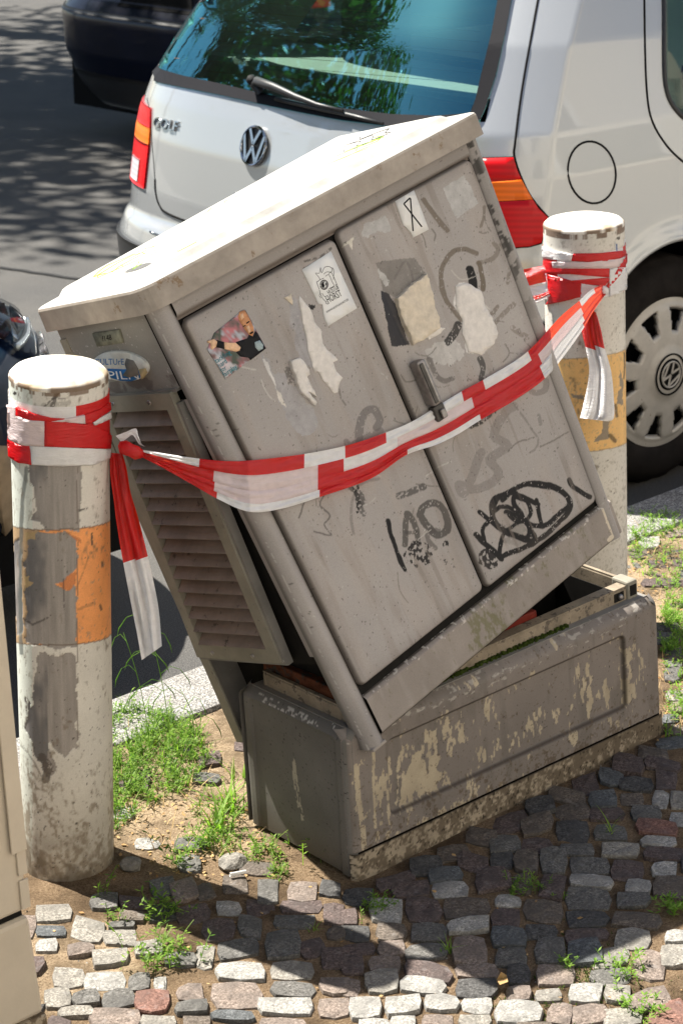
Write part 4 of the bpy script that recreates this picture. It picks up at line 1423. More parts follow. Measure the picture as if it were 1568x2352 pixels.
decal('printed_arm', [[Z5(p) for p in [(322, 938), (370, 945), (425, 945), (470, 985), (460, 1015), (430, 1025), (325, 1000)]], [Z5(p) for p in [(175, 930), (230, 912), (262, 935), (250, 980), (215, 1008), (200, 985), (205, 950), (180, 945)]]], bv_front, .0024, skin2, st, 10)
decal('printed_badge', [[Z5(p) for p in [(595, 940), (640, 922), (672, 965), (668, 1000), (630, 1020), (600, 985)]]], bv_front, .0026, mat('badge_grey', (0.32, 0.40, 0.42), .4, var=.3, scale=300), st, 10)
for s_, a_, b_ in (('tackling', (252, 1130), (385, 1045)), ('hard', (282, 1172), (352, 1122)), ('for', (300, 1212), (348, 1180)), ('fairplay', (325, 1252), (442, 1170))):
    text_on('printed_words', s_, Z5(a_), Z5(b_), 11.5, bv_front, .0028, M['teal_ink'], st)
# white sticker with camera drawing
W1 = [Z5(p) for p in [(1022, 290), (1280, 125), (1512, 635), (1255, 795), (1230, 740), (1215, 690), (1205, 600), (1170, 600), (1140, 530), (1110, 470)]]
st2 = decal('white_sticker', [W1], bv_front, .0016, mat('white_vinyl', (0.78, 0.78, 0.77), .5, var=.04), cab, 30)
st2['label'] = 'white torn sticker with a line drawing of a camera and black lettering'
ln = []
for P in ([(1150, 400), (1180, 380), (1165, 350), (1140, 320), (1175, 320), (1185, 270), (1195, 320), (1215, 280), (1230, 265), (1265, 262), (1290, 285), (1280, 310), (1240, 310), (1215, 330)],
          [(1150, 400), (1175, 465)], [(1260, 330), (1285, 318), (1335, 430), (1340, 460)], [(1175, 470), (1190, 520), (1215, 560), (1240, 580)], [(1180, 380), (1215, 365)], [(1290, 270), (1305, 300), (1300, 380)], [(1230, 350), (1260, 335), (1290, 400), (1305, 435), (1260, 460)],
          [(1240, 575), (1232, 590), (1250, 597), (1262, 590)], [(1200, 500), (1220, 530), (1250, 520)], [(1185, 500), (1175, 520), (1190, 545)]):
    Q = [Z5(p) for p in P]
    W = [h[0] + h[1] * .0018 for h in (hit(bv_front, *p) for p in smooth_line(Q, 3)) if h]
    ln.append(tube(None, W, .00042, None, seg=4))
for rr, in ((36,), (30,)):
    Q = [Z5((1218 + rr * math.cos(a), 425 + rr * 1.2 * math.sin(a))) for a in np.linspace(0, 2 * math.pi, 21)]
    W = [hit(bv_front, *p)[0] + hit(bv_front, *p)[1] * .0018 for p in Q]
    ln.append(tube(None, W, .0005, None, seg=4))
V, F = merge(ln)
mesh('printed_camera', V, F, M['ink'], st2)
decal('printed_lens', [[Z5((1218 + 24 * math.cos(a), 425 + 30 * math.sin(a))) for a in np.linspace(0, 2 * math.pi, 13)[:-1]]], bv_front, .0022, M['ink'], st2, 10)
decal('printed_lens_mark', [[Z5(p) for p in [(1215, 400), (1235, 395), (1225, 420), (1235, 440), (1212, 458), (1222, 430), (1212, 415)]]], bv_front, .0026, M['white_ink'], st2, 10)
text_on('printed_words', 'HUSTLE', Z5((1262, 515)), Z5((1350, 455)), 11, bv_front, .0022, M['ink'], st2)
text_on('printed_words', 'HORST', Z5((1255, 590)), Z5((1382, 522)), 16, bv_front, .0022, M['ink'], st2)
text_on('printed_words', 'WWW.HUSTLEHORST.DE', Z5((1242, 680)), Z5((1438, 562)), 4.6, bv_front, .0022, M['ink'], st2)
# white sticker with rune-like sign
W2 = [Z2(p) for p in [(245, 925), (330, 875), (398, 1055), (326, 1092), (318, 1070), (295, 1045), (282, 1035)]]
st3 = decal('white_sticker', [W2], bv_front, .0016, mat('white_vinyl_glossy', (0.76, 0.75, 0.73), .5, var=.06, scale=50), cab, 30)
st3['label'] = 'small white sticker with a black crossed-line sign'
ln = []
for P in ([(313, 912), (325, 1062)], [(283, 937), (365, 1042)], [(283, 937), (311, 910)]):
    W = [h[0] + h[1] * .0019 for h in (hit(bv_front, *Z2(p)) for p in P)]
    ln.append(tube(None, W, .0014, None, seg=4))
V, F = merge(ln)
mesh('printed_sign', V, F, M['ink'], st3)
def rough(poly, amp=1.6, step=7, seed=0):
    r_q = np.random.RandomState(seed)
    out = []
    for i_ in range(len(poly)):
        a_ = np.array(poly[i_], float); b_ = np.array(poly[(i_ + 1) % len(poly)], float)
        n_ = max(1, int(np.hypot(*(b_ - a_)) / step))
        for k_ in range(n_):
            p_ = a_ + (b_ - a_) * k_ / n_
            out.append(tuple(p_ + r_q.uniform(-amp, amp, 2) * (1 if k_ else .3)))
    return out


# torn papers that stand proud
decal('torn_paper', [rough([Z5(p) for p in [(1000, 520), (1030, 560), (1080, 620), (1120, 700), (1150, 780), (1200, 840), (1210, 950), (1250, 1010), (1290, 1040), (1345, 1100), (1300, 1120), (1330, 1200), (1385, 1260), (1350, 1330), (1345, 1390), (1310, 1400), (1250, 1330), (1200, 1270), (1165, 1200), (1140, 1210), (1090, 1060), (1060, 900), (1020, 700), (990, 560)]])], bv_front, .0012, M['white_paper'], cab, 12)
decal('torn_paper', [rough([Z5(p) for p in [(905, 1110), (990, 1080), (1040, 1140), (1075, 1190), (1077, 1230), (1050, 1250), (1145, 1430), (1100, 1400), (1060, 1380), (1140, 1480), (1135, 1510), (1000, 1390), (960, 1280), (920, 1180)]])], bv_front, .003, M['white_paper'], cab, 12, relief=rel_noise(.006, 14, 3))
decal('torn_paper', [rough([Z5(p) for p in [(865, 540), (930, 502), (938, 605), (905, 575)]])], bv_front, .0012, M['cream_paper'], cab, 12)
decal('torn_paper', [rough([Z4(p) for p in [(243, 225), (300, 170), (378, 110), (392, 150), (400, 180), (425, 300), (440, 362), (380, 400), (322, 440), (285, 360), (260, 300)]])], bv_front, .004, M['cream_paper'], cab, 12, relief=rel_noise(.010, 22, 8))
decal('torn_paper', [rough([Z4(p) for p in [(380, 395), (440, 350), (475, 360), (440, 390), (400, 412)]])], bv_front, .0015, M['white_paper'], cab, 12)
decal('torn_paper', [rough([Z4(p) for p in [(522, 165), (575, 152), (640, 190), (655, 250), (690, 310), (716, 380), (700, 430), (640, 483), (580, 470), (552, 380), (555, 330), (525, 260)]])], bv_front, .0014, M['white_paper'], cab, 12)
# plate and oval sticker on the side
text_off = .0035
pl_ = decal('number_plate', [[Z3(p) for p in [(428, 382), (552, 364), (570, 425), (450, 442)]]], bv_side, .002, mat('foil_plate', (0.20, 0.20, 0.155), .5, var=.35, scale=60), cab, 30)
text_on('printed_number', 'f148', Z3((478, 418)), Z3((520, 410)), 13, bv_side, .0026, M['ink'], pl_, hgt_dir=(-.18, -1))
ov = [(430 + 0, 0)]
oc, orx, ory = (560, 532), 128, 68
OV = [Z3((oc[0] + orx * math.cos(a) , oc[1] + ory * math.sin(a) + .09 * orx * math.cos(a))) for a in np.linspace(0, 2 * math.pi, 33)[:-1]]
st4 = decal('oval_sticker', [OV], bv_side, .0025, mat('white_oval', (0.62, 0.62, 0.58), .5, var=.2, scale=30), cab, 30)
st4['label'] = 'torn oval sticker with blue lettering'
decal('blue_field', [[Z3(p) for p in [(500, 542), (655, 548), (650, 585), (610, 600), (560, 598), (515, 583)]]], bv_side, .0031, M['blue_ink'], st4, 30)
text_on('printed_words', 'CULTUrE', Z3((446, 524)), Z3((578, 524)), 14, bv_side, .0031, M['blue_ink'], st4, hgt_dir=(-.1, -1))
text_on('printed_words', 'PILN', Z3((510, 590)), Z3((648, 590)), 19, bv_side, .0036, M['white_ink'], st4, hgt_dir=(-.25, -1))
decal('torn_patch', [[Z3(p) for p in [(588, 495), (620, 505), (640, 540), (648, 570), (600, 582), (572, 572), (590, 545), (582, 520)]]], bv_side, .0040, M['housing_dark'], st4, 30)
decal('torn_patch', [[Z3(p) for p in [(645, 545), (675, 540), (684, 560), (660, 590)]]], bv_side, .0040, mat('tan_glue', (0.46, 0.36, 0.2), .8), st4, 30)
# broken front seam along the pillar
side_grid('pillar_flange', lambda A, B: CF_(.002 + 0 * A, A, B), .030, .041, .175, .655, 4, 60, lambda A, B, px: frame_col(A * 3, B, px) * .8, M['paint_v'], cab)

# ================================================================== bollards
def bollard(name, base, top, r, seed, colfn, label):
    base = np.array(base, float); top = np.array(top, float)
    ax = top - base; Hh = np.linalg.norm(ax); ax /= Hh
    a = np.cross(ax, [0, 1, 0]); a /= np.linalg.norm(a); b = np.cross(ax, a)
    root = empty(name, tuple(base), label, 'bollard', 'bollards along the kerb')
    nu, nv = 240, 420
    T, Z = np.meshgrid(np.linspace(0, 2 * math.pi, nu, endpoint=False), np.linspace(-.03, Hh - .004, nv), indexing='ij')
    T = T.ravel(); Z = Z.ravel()
    rr = r + 0 * Z
    P = base + ax * Z[:, None] + (np.cos(T) * rr)[:, None] * a + (np.sin(T) * rr)[:, None] * b
    px = proj(P)
    vis = ((np.cos(T)[:, None] * a + np.sin(T)[:, None] * b) @ CF) < 0.1
    s1 = T * r
    c, dep = colfn(s1, Z, px, vis, Hh)
    P = P - (np.cos(T)[:, None] * a + np.sin(T)[:, None] * b) * dep[:, None]
    F = grid_faces(nu, nv, True)
    mesh('post', P, F, M['bollard_v'], root, True, cols=c)
    # cap
    n2 = 14
    prof = [(r, -.006), (r + .0005, -.002), (r - .0005, .001), (r - .004, .004), (r * .9, .008), (r * .7, .0125), (r * .45, .016), (r * .2, .0175), (.0004, .018)]
    V = []
    for (q, zz) in prof:
        for k in range(64):
            an = 2 * math.pi * k / 64
            V.append(base + ax * (Hh + zz) + q * (math.cos(an) * a + math.sin(an) * b))
    V = np.array(V)
    rad = np.repeat([q for q, _ in prof], 64)
    tt = np.tile(np.arange(64) / 64 * 2 * math.pi, len(prof))
    c = np.array([0.74, 0.70, 0.63]) + np.zeros((len(V), 3))
    xx = rad * np.cos(tt); yy = rad * np.sin(tt)
    c = mix(c, .7 * sstep(.56, .7, fbm(xx * 40, yy * 40, seed)), (0.5, 0.36, 0.2))
    c = mix(c, .9 * (rad > r - .002) * (fbm(tt * 6, rad * 0, seed + 1) > .45), (0.16, 0.10, 0.06))
    capF = [tuple(q) for q in grid_faces(len(prof), 64)] + [(i * 64 + 63, (i + 1) * 64 + 63, (i + 1) * 64, i * 64) for i in range(len(prof) - 1)]
    mesh('cap', V, capF, M['bollard_v'], root, True, cols=c)
    # closing seam of grid wrap for cap
    bv_V = [base + ax * z + rr2 * (math.cos(t) * a + math.sin(t) * b) for rr2 in (r,) for t in np.linspace(0, 2 * math.pi, 64, endpoint=False) for z in (-.03, Hh)]
    bv = bvh_of(bv_V, grid_faces(64, 2, True))
    return root, bv, (base, ax, a, b, r, Hh)


def capfix(faces_wrap):
    return faces_wrap


def grime(c, s1, Z, seed, h=.28):
    c = mix(c, .75 * sstep(.60, .78, .5 * fbm(s1 * 40, Z * 26, seed) + .5 * fbm(s1 * 170, Z * 120, seed + 4) + .24 * np.clip(1 - Z / h, 0, 1)), (0.17, 0.13, 0.09))
    c = mix(c, .60 * np.clip(1 - Z / (h * .9), 0, 1), (0.25, 0.20, 0.14))
    c = mix(c, .7 * np.clip(1 - Z / (h * .35), 0, 1) * sstep(.35, .6, fbm(s1 * 50, Z * 40, seed + 9)), (0.10, 0.075, 0.05))
    c = mix(c, .85 * sstep(.79, .83, fbm(s1 * 260, Z * 220, seed + 1) + .03 * (Z < h)), (0.07, 0.06, 0.05))
    return c


ZB = lambda p: (p[0] * .26837, 889.9 + p[1] * .26837)      # survey crop of the left bollard


def left_col(s1, Z, px, vis, Hh):
    U, W_ = px[:, 0], px[:, 1]
    n1 = fbm(s1 * 60, Z * 60, 401) - .5; n2 = fbm(s1 * 60, Z * 60, 402) - .5
    # arc drop of horizontal bands across the curved face
    q = np.clip((U - 137) / 116, -1, 1)
    arc = 20 * np.sqrt(1 - q * q) + 4 * q * -1
    Wb = W_ - arc
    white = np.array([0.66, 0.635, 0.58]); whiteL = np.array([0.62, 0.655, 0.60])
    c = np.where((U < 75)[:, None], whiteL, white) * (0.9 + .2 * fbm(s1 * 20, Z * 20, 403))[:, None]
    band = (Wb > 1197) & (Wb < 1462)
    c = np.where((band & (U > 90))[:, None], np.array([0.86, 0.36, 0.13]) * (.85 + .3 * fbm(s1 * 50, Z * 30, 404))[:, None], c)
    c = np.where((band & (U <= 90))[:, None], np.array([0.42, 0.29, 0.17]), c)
    dep = np.zeros(len(U))
    peel = in_poly(U + n1 * 14, W_ + n2 * 14, [ZB(p) for p in [(250, 640), (697, 640), (690, 880), (680, 1225), (560, 1230), (440, 1215), (400, 1240), (360, 1160), (270, 1130), (320, 1060), (290, 1000), (300, 860), (250, 800)]])
    peel |= in_poly(U + n1 * 16, W_ + n2 * 16, [ZB(p) for p in [(230, 1260), (330, 1250), (560, 1240), (640, 1290), (665, 1400), (650, 1560), (580, 1640), (480, 1680), (560, 1740), (650, 1680), (665, 2230), (450, 2230), (230, 2180), (215, 1800)]])
    peel |= in_poly(U + n1 * 10, W_ + n2 * 10, [ZB(p) for p in [(120, 1330), (170, 1300), (185, 1700), (200, 2100), (150, 2130), (110, 1800)]])
    peel |= in_poly(U + n1 * 22, W_ + n2 * 22, [(88, 1500), (176, 1505), (178, 1720), (150, 1740), (110, 1700), (95, 1730), (70, 1640)])
    peel |= in_poly(U + n1 * 22, W_ + n2 * 22, [(60, 1600), (110, 1700), (130, 1760), (115, 1790), (90, 1740), (60, 1680)])
    peel |= in_poly(U + n1 * 8, W_ + n2 * 8, [(103, 886), (160, 884), (158, 893), (130, 902), (105, 896)])
    peel &= vis
    gtex = np.array([0.31, 0.285, 0.265]) * (0.72 + .56 * fbm(s1 * 220, Z * 12, 405))[:, None]
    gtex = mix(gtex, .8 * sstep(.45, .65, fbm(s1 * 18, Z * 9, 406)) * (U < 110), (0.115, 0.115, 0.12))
    c = np.where(peel[:, None], gtex, c)
    dep += .0009 * peel
    # left dark groove
    g = sstep(6, 3, seg_dist(U + n1 * 5, W_, [(62, 1075), (52, 1150), (48, 1260), (46, 1400), (50, 1500)])) * vis
    c = mix(c, .8 * g, (0.12, 0.135, 0.13))
    # leftovers of orange
    m = in_poly(U + n1 * 12, W_ + n2 * 12, [ZB(p) for p in [(505, 1665), (550, 1655), (610, 1600), (650, 1580), (655, 1680), (600, 1740), (540, 1720)]]) | in_poly(U + n1 * 12, W_ + n2 * 12, [ZB(p) for p in [(590, 1260), (680, 1290), (700, 1340), (640, 1310)]])
    c = mix(c, .85 * (m & vis), (0.55, 0.20, 0.08))
    m = in_poly(U + n1 * 12, W_ + n2 * 12, [ZB(p) for p in [(205, 1610), (245, 1605), (240, 1660), (290, 1680), (210, 1730)]]) | in_poly(U + n1 * 12, W_ + n2 * 12, [ZB(p) for p in [(215, 1235), (310, 1245), (300, 1300), (215, 1320)]])
    c = mix(c, .9 * (m & vis), (0.42, 0.31, 0.16))
    # band edges and scratches
    for yy in (1197, 1462):
        c = mix(c, .7 * (np.abs(Wb - yy + n1 * 3) < 1.6), (0.13, 0.09, 0.06))
    c = mix(c, .7 * (np.abs(U - 178.5 - n2 * 3) < 1.1) * (W_ > 1065) * (W_ < 1700) * vis, (0.15, 0.12, 0.10))
    for P_, hw, a_ in (([(100, 985), (118, 940), (130, 905)], 5, .75), ([(88, 960), (105, 930), (140, 900)], 2, .7), ([(122, 915), (148, 916)], 2.5, .6), ([(183, 1172), (200, 1167)], 2, .9), ([(212, 1225), (213, 1250)], 2.2, .9), ([(147, 1330), (147, 1400)], 1.6, .7),
                       ([(175, 1355), (205, 1280)], 1.6, .35), ([(180, 1400), (218, 1385)], 3, .35), ([(100, 930), (160, 926)], 5, .35), ([(55, 1420), (75, 1435), (110, 1420)], 2.2, .7), ([(106, 1790), (112, 1760), (96, 1740)], 9, .8), ([(40, 1700), (80, 1750), (100, 1790)], 2, .5), ([(235, 1290), (236, 1300)], 3, .8), ([(230, 1390), (232, 1400)], 2.5, .8)):
        d = seg_dist(U + n1 * 4, W_ + n2 * 4, P_)
        c = mix(c, a_ * sstep(hw + 1, hw - .5, d) * vis * (fbm(s1 * 300, Z * 300, 8) > .3), (0.07, 0.06, 0.055))
    c = mix(c, .95 * ((np.hypot(U - 35, W_ - 903) < 4.5) & vis), (0.03, 0.025, 0.02))
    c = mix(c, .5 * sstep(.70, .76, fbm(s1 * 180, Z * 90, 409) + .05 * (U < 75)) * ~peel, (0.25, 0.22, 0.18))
    c = grime(c, s1, Z, 410, .30)
    c = mix(c, .8 * (Z > Hh - .012) * (fbm(s1 * 60, Z * 0, 411) > .45), (0.15, 0.09, 0.05))
    return c, dep


def right_col(s1, Z, px, vis, Hh):
    U, W_ = px[:, 0], px[:, 1]
    n1 = fbm(s1 * 60, Z * 60, 501) - .5; n2 = fbm(s1 * 60, Z * 60, 502) - .5
    q = np.clip((U - 1343) / 96, -1, 1)
    arc = 16 * np.sqrt(1 - q * q) - 8 * q
    Wb = W_ - arc
    c = np.array([0.64, 0.61, 0.55]) * (0.9 + .2 * fbm(s1 * 20, Z * 20, 503))[:, None]
    band = (Wb > 806) & (Wb < 1022)
    c = np.where(band[:, None], np.array([0.80, 0.50, 0.20]) * (.88 + .24 * fbm(s1 * 60, Z * 20, 504))[:, None], c)
    for yy in (806, 1022):
        c = mix(c, .5 * (np.abs(Wb - yy + n1 * 3) < 1.4), (0.2, 0.14, 0.09))
    m = np.zeros(len(U), bool)
    for P_ in ([(1420, 850), (1430, 880), (1428, 930), (1415, 925), (1422, 890)], [(1384, 955), (1400, 965), (1395, 1010), (1365, 1015), (1382, 990)], [(1312, 905), (1340, 908), (1342, 918), (1315, 914)]):
        m |= in_poly(U + n1 * 12, W_ + n2 * 12, P_)
    m &= vis
    c = mix(c, .9 * m, (0.24, 0.215, 0.18))
    for P_, hw in (([(1400, 1000), (1410, 1012)], 5), ([(1412, 930), (1416, 955)], 3), ([(1336, 950), (1338, 957)], 3), ([(1432, 810), (1434, 840), (1431, 870)], 1.5)):
        c = mix(c, .8 * sstep(hw + 1, hw - .5, seg_dist(U + n1 * 4, W_ + n2 * 4, P_)) * vis, (0.08, 0.06, 0.04))
    rustm = (Z > Hh - .016) * sstep(.42, .5, fbm(s1 * 50, Z * 0, 511))
    c = mix(c, .85 * rustm, (0.13, 0.07, 0.04))
    c = mix(c, .9 * ((np.hypot(U - 1419, W_ - 547) < 4) & vis), (0.03, 0.025, 0.02))
    c = mix(c, .5 * sstep(.66, .74, fbm(s1 * 240, Z * 200, 509) + .05 * (Z < .40)), (0.33, 0.30, 0.24))
    c = grime(c, s1, Z, 510, .16)
    return c, np.zeros(len(U))


BL, bvL, gL = bollard('bollard', (-0.288, 0.409, 0), (-0.291, 0.356, 0.892), .0790, 420, left_col, 'white and orange bollard in front of the leaning cabinet, its grey patches bare of paint')
BRt, bvR, gR = bollard('bollard', (1.172, 0.450, 0), (1.145, 0.476, 0.892), .0835, 520, right_col, 'white and yellow banded bollard behind the cabinet beside the silver car wheel')
decal('blue_framed_sticker', [[(1410, 556), (1434, 548), (1434, 578), (1412, 578)]], bvR, .0012, mat('white_label', (0.75, 0.76, 0.78), .5, var=.05), BRt, 30)
line_on('sticker_frame', [(1414, 578), (1414, 560), (1434, 552)], .0009, bvR, M['blue_ink'], BRt, 0, .0016)

# ================================================================== barrier tape
tape = empty('barrier_tape', tuple(hit(bvL, 136, 1000)[0]), 'red and white barrier tape tied round both bollards and across the leaning cabinet', 'barrier tape')
tm = [M['tape_red'], M['tape_white'], M['tape_pink']]
R_, W_i, P_i = 0, 1, 2


def ring_strip(name, g, z0, z1, segs, off, seed, tilt=(0, 0)):
    """band all the way round a bollard; segs: list of (angle fraction, colour index)"""
    base, ax, a, b, r, Hh = g
    nu, nv = 120, 8
    V = []
    for i in range(nu):
        t = 2 * math.pi * i / nu
        for j in range(nv):
            zz = z0 + (z1 - z0) * j / (nv - 1) + tilt[0] * math.cos(t) + tilt[1] * math.sin(t)
            rr = r + off + .0018 * float(fbm(np.array([t * 3]), np.array([j * .9]), seed)[0])
            V.append(base + ax * zz + rr * (math.cos(t) * a + math.sin(t) * b))
    F = grid_faces(nu, nv, True)
    idx = []
    for i in range(nu):
        f_ = i / nu
        ci = [c_ for (q, c_) in segs if f_ >= q][-1]
        idx += [ci] * (nv - 1)
    return mesh(name, V, F, tm, tape, True, idx)


def zone(g, u, v_):
    """height on the bollard axis of a survey point"""
    base, ax, a, b, r, Hh = g
    h = hit(bvL if g is gL else bvR, u, v_)
    return float((h[0] - base) @ ax)


zl0, zl1 = zone(gL, 136, 1055), zone(gL, 136, 962)
ring_strip('tape_wrap', gL, zl0 + .006, zl1 + .02, [(0, 1), (.2, 0), (.45, 1), (.7, 0), (.85, 1)], .0008, 3)
wr = lambda s: rel_noise(.0035, 9, s)
decal('tape_wrap', [[ZB(p) for p in q] for q in [
    [(70, 140), (158, 162), (158, 235), (270, 275), (390, 280), (388, 498), (200, 490), (95, 440), (72, 350)],
    [(158, 162), (300, 218), (440, 255), (555, 263), (440, 284), (300, 275), (160, 238)],
    [(390, 281), (560, 290), (720, 310), (790, 320), (880, 358), (980, 425), (1055, 495), (1040, 522), (940, 524), (700, 510), (388, 497)],
    [(555, 263), (714, 230), (722, 305), (560, 288), (445, 284)],
    [(714, 230), (850, 180), (940, 115), (940, 185), (850, 245), (785, 290), (722, 308)],
    [(785, 292), (850, 250), (940, 200), (935, 262), (850, 302), (795, 318)],
    [(70, 380), (95, 440), (180, 485), (268, 495), (285, 655), (180, 640), (85, 590)],
    [(270, 496), (500, 505), (720, 515), (940, 527), (1045, 525), (1040, 570), (940, 600), (800, 655), (540, 668), (287, 655)]]],
    bvL, .0030, tm, tape, 8, [P_i, R_, R_, P_i, R_, W_i, R_, W_i], relief=wr(5))
# knot left
kL = hit(bvL, 245, 1030)[0]
dk = depth_of(kL) - .01
KP3 = lambda u, v_, d: CAM + ray(u, v_) * d


def lump(name, pts, rad, m, parent, amp=.25, seed=1):
    V, F = tube(None, pts, rad, None, seg=12)
    V = [np.array(q) for q in V]
    c_ = np.mean(V, 0)
    r2 = np.random.RandomState(seed)
    V = [q + (q - c_) * 0 + r2.uniform(-1, 1, 3) * .0012 for q in V]
    return mesh(name, V, F, m, parent, True)


lump('knot', [KP3(278, 1022, dk), KP3(285, 1026, dk - .004), KP3(300, 1034, dk - .008), KP3(315, 1040, dk - .006), KP3(326, 1044, dk - .002)], [.006, .0115, .0105, .0115, .007], M['tape_red'], tape)


def ribbon(name, top, bot, dfn, rows, parent=None, n=120, amp=.004, seed=1, jag=0):
    """tape strip between two survey curves; rows = [(f0,f1,[(u,colour)...],lift)]"""
    T_ = np.array(smooth_line(top, 8)); B_ = np.array(smooth_line(bot, 8))

    def resample(P, n):
        d = np.r_[0, np.cumsum(np.hypot(*np.diff(P, axis=0).T))]
        t = np.linspace(0, d[-1], n)
        return np.stack([np.interp(t, d, P[:, 0]), np.interp(t, d, P[:, 1])], -1)
    Tn = resample(T_, n); Bn = resample(B_, n)
    V, F, I = [], [], []
    for (f0, f1, cols_, lift) in rows:
        m_ = 7
        b = len(V)
        for i in range(n):
            for j in range(m_):
                f = f0 + (f1 - f0) * j / (m_ - 1)
                p = Tn[i] * (1 - f) + Bn[i] * f
                u_, v_ = p
                wv_ = amp * (float(fbm(np.array([u_ / 38 + f * 2]), np.array([f * 9 + seed]), seed)[0]) - .5) + .0016 * math.sin(f * 40 + u_ / 90)
                d = dfn(u_, v_) - lift - wv_ - .002 * math.sin(math.pi * j / (m_ - 1))
                V.append(CAM + ray(u_, v_) * d)
        for i in range(n - 1):
            uc = (Tn[i] * (1 - (f0 + f1) / 2) + Bn[i] * (f0 + f1) / 2)
            key = uc[0] if not jag else uc[1]
            ci = [c_ for (q, c_) in cols_ if key >= q][-1]
            for j in range(m_ - 1):
                F.append((b + i * m_ + j, b + (i + 1) * m_ + j, b + (i + 1) * m_ + j + 1, b + i * m_ + j + 1))
                I.append(ci)
    return mesh(name, V, F, tm, parent or tape, True, I)


def dep_front(u, v_):
    h = hit(bv_front, u, v_)
    return depth_of(h[0])


kR = hit(bvR, 1385, 662)[0]
dR = depth_of(kR) - .012
cp1 = dep_front(572, 1110) - .010
cp2 = dep_front(1262, 830) - .008


def band_depth(u, v_):
    if u < 572:
        t = (u - 325) / (572 - 325)
        return 1 / ((1 - t) / dk + t / cp1)
    if u > 1262:
        t = min(1, (u - 1262) / (1385 - 1262))
        return 1 / ((1 - t) / cp2 + t / dR)
    return dep_front(u, v_) - .010


topc = [(322, 1032), (380, 1042), (455, 1053), (520, 1059), (580, 1057), (697, 1043), (800, 1022), (884, 994), (944, 969), (1000, 935), (1059, 899), (1120, 866), (1209, 809), (1284, 729), (1330, 690), (1354, 668), (1384, 652)]
botc = [(322, 1048), (380, 1078), (430, 1106), (500, 1146), (570, 1175), (640, 1170), (730, 1143), (850, 1100), (931, 1046), (1000, 1022), (1050, 998), (1104, 964), (1180, 920), (1251, 869), (1300, 810), (1336, 759), (1365, 710), (1390, 676)]
ribbon('tape_span', topc, botc, band_depth, [
    (0, .29, [(0, 1), (455, 0), (697, 1), (790, 0), (884, 1), (1062, 0), (1110, 1), (1215, 0), (1330, 1), (1364, 0)], .003),
    (.27, .61, [(0, 0), (490, 2), (727, 0), (786, 1), (912, 2), (1082, 0), (1238, 2), (1335, 0)], .0),
    (.59, .86, [(0, 0), (492, 2), (728, 0), (1242, 1), (1337, 0)], .002),
    (.84, 1.0, [(0, 0), (498, 1), (730, 0), (932, 1), (1100, 0), (1248, 1), (1338, 0)], .0045)], n=300, amp=.012, seed=4)
# tails
dt = dk + .02
ribbon('tape_tail', [(253, 1040), (254, 1090), (262, 1150), (268, 1200), (283, 1290), (300, 1380), (314, 1450), (326, 1516)], [(282, 1042), (292, 1080), (300, 1130), (318, 1190), (340, 1278), (358, 1360), (366, 1410), (372, 1484)],
       lambda u, v_: dt + .02 * (v_ - 1040) / 480, [(0, .55, [(0, 0), (1287, 1)], .0), (.5, 1, [(0, 0), (1280, 1)], .004)], n=120, amp=.03, seed=7, jag=1)
ribbon('tape_tail', [(266, 1001), (290, 992), (312, 984), (318, 1000), (326, 1022)], [(280, 1016), (296, 1004), (306, 1000), (320, 1020), (334, 1026)], lambda u, v_: dk + .004, [(0, 1, [(0, 1)], 0)], n=40, amp=.012, seed=9)
# right bollard
ZR = lambda p: (1177 + p[0] * .1929, 551.2 + p[1] * .1929)
zr0, zr1 = zone(gR, 1343, 690), zone(gR, 1343, 596)
ring_strip('tape_wrap', gR, zr0 + .004, zr1 + .012, [(0, 1), (.3, 0), (.5, 1), (.8, 0)], .0008, 13)
decal('tape_wrap', [[ZR(p) for p in q] for q in [
    [(345, 60), (500, 130), (720, 165), (700, 245), (560, 235), (360, 215), (345, 150)],
    [(722, 160), (1000, 155), (1350, 120), (1355, 160), (1250, 215), (1100, 245), (900, 255), (700, 245)],
    [(365, 245), (485, 255), (490, 335), (640, 335), (1135, 335), (1130, 440), (800, 410), (700, 400), (430, 400), (365, 380)],
    [(485, 255), (900, 258), (1240, 220), (1320, 190), (1240, 320), (1140, 333), (700, 335), (490, 330)],
    [(1140, 340), (1225, 330), (1340, 320), (1355, 420), (1330, 590), (1140, 670), (1130, 450)],
    [(420, 400), (700, 480), (1120, 445), (1150, 460), (1080, 540), (830, 520), (640, 500), (440, 470)],
    [(430, 440), (820, 510), (815, 670), (620, 725), (410, 770), (445, 700)],
    [(815, 510), (1000, 545), (1090, 560), (1095, 610), (920, 660), (805, 680)],
    [(1250, 290), (1350, 130), (1362, 220), (1250, 420), (1130, 570), (1100, 545), (1180, 430)],
    [(365, 380), (430, 400), (440, 700), (410, 765), (380, 640), (365, 500)]]],
    bvR, .003, tm, tape, 7, [W_i, R_, R_, P_i, W_i, R_, R_, W_i, R_, W_i], relief=wr(15))
lump('knot', [KP3(1376, 660, dR), KP3(1382, 664, dR - .004), KP3(1388, 668, dR - .004), KP3(1391, 676, dR)], [.004, .008, .008, .004], M['tape_white'], tape, seed=3)
ribbon('tape_tail', [(1338, 700), (1334, 745), (1337, 770), (1344, 800), (1352, 850), (1344, 905), (1331, 960)], [(1368, 718), (1376, 745), (1382, 770), (1387, 797), (1402, 850), (1408, 905), (1409, 958), (1396, 968)],
       lambda u, v_: dR + .012 + .00002 * (v_ - 700), [(0, .55, [(0, 0), (799, 1)], 0), (.5, 1, [(0, 0), (797, 1)], .004)], n=90, amp=.035, seed=12, jag=1)
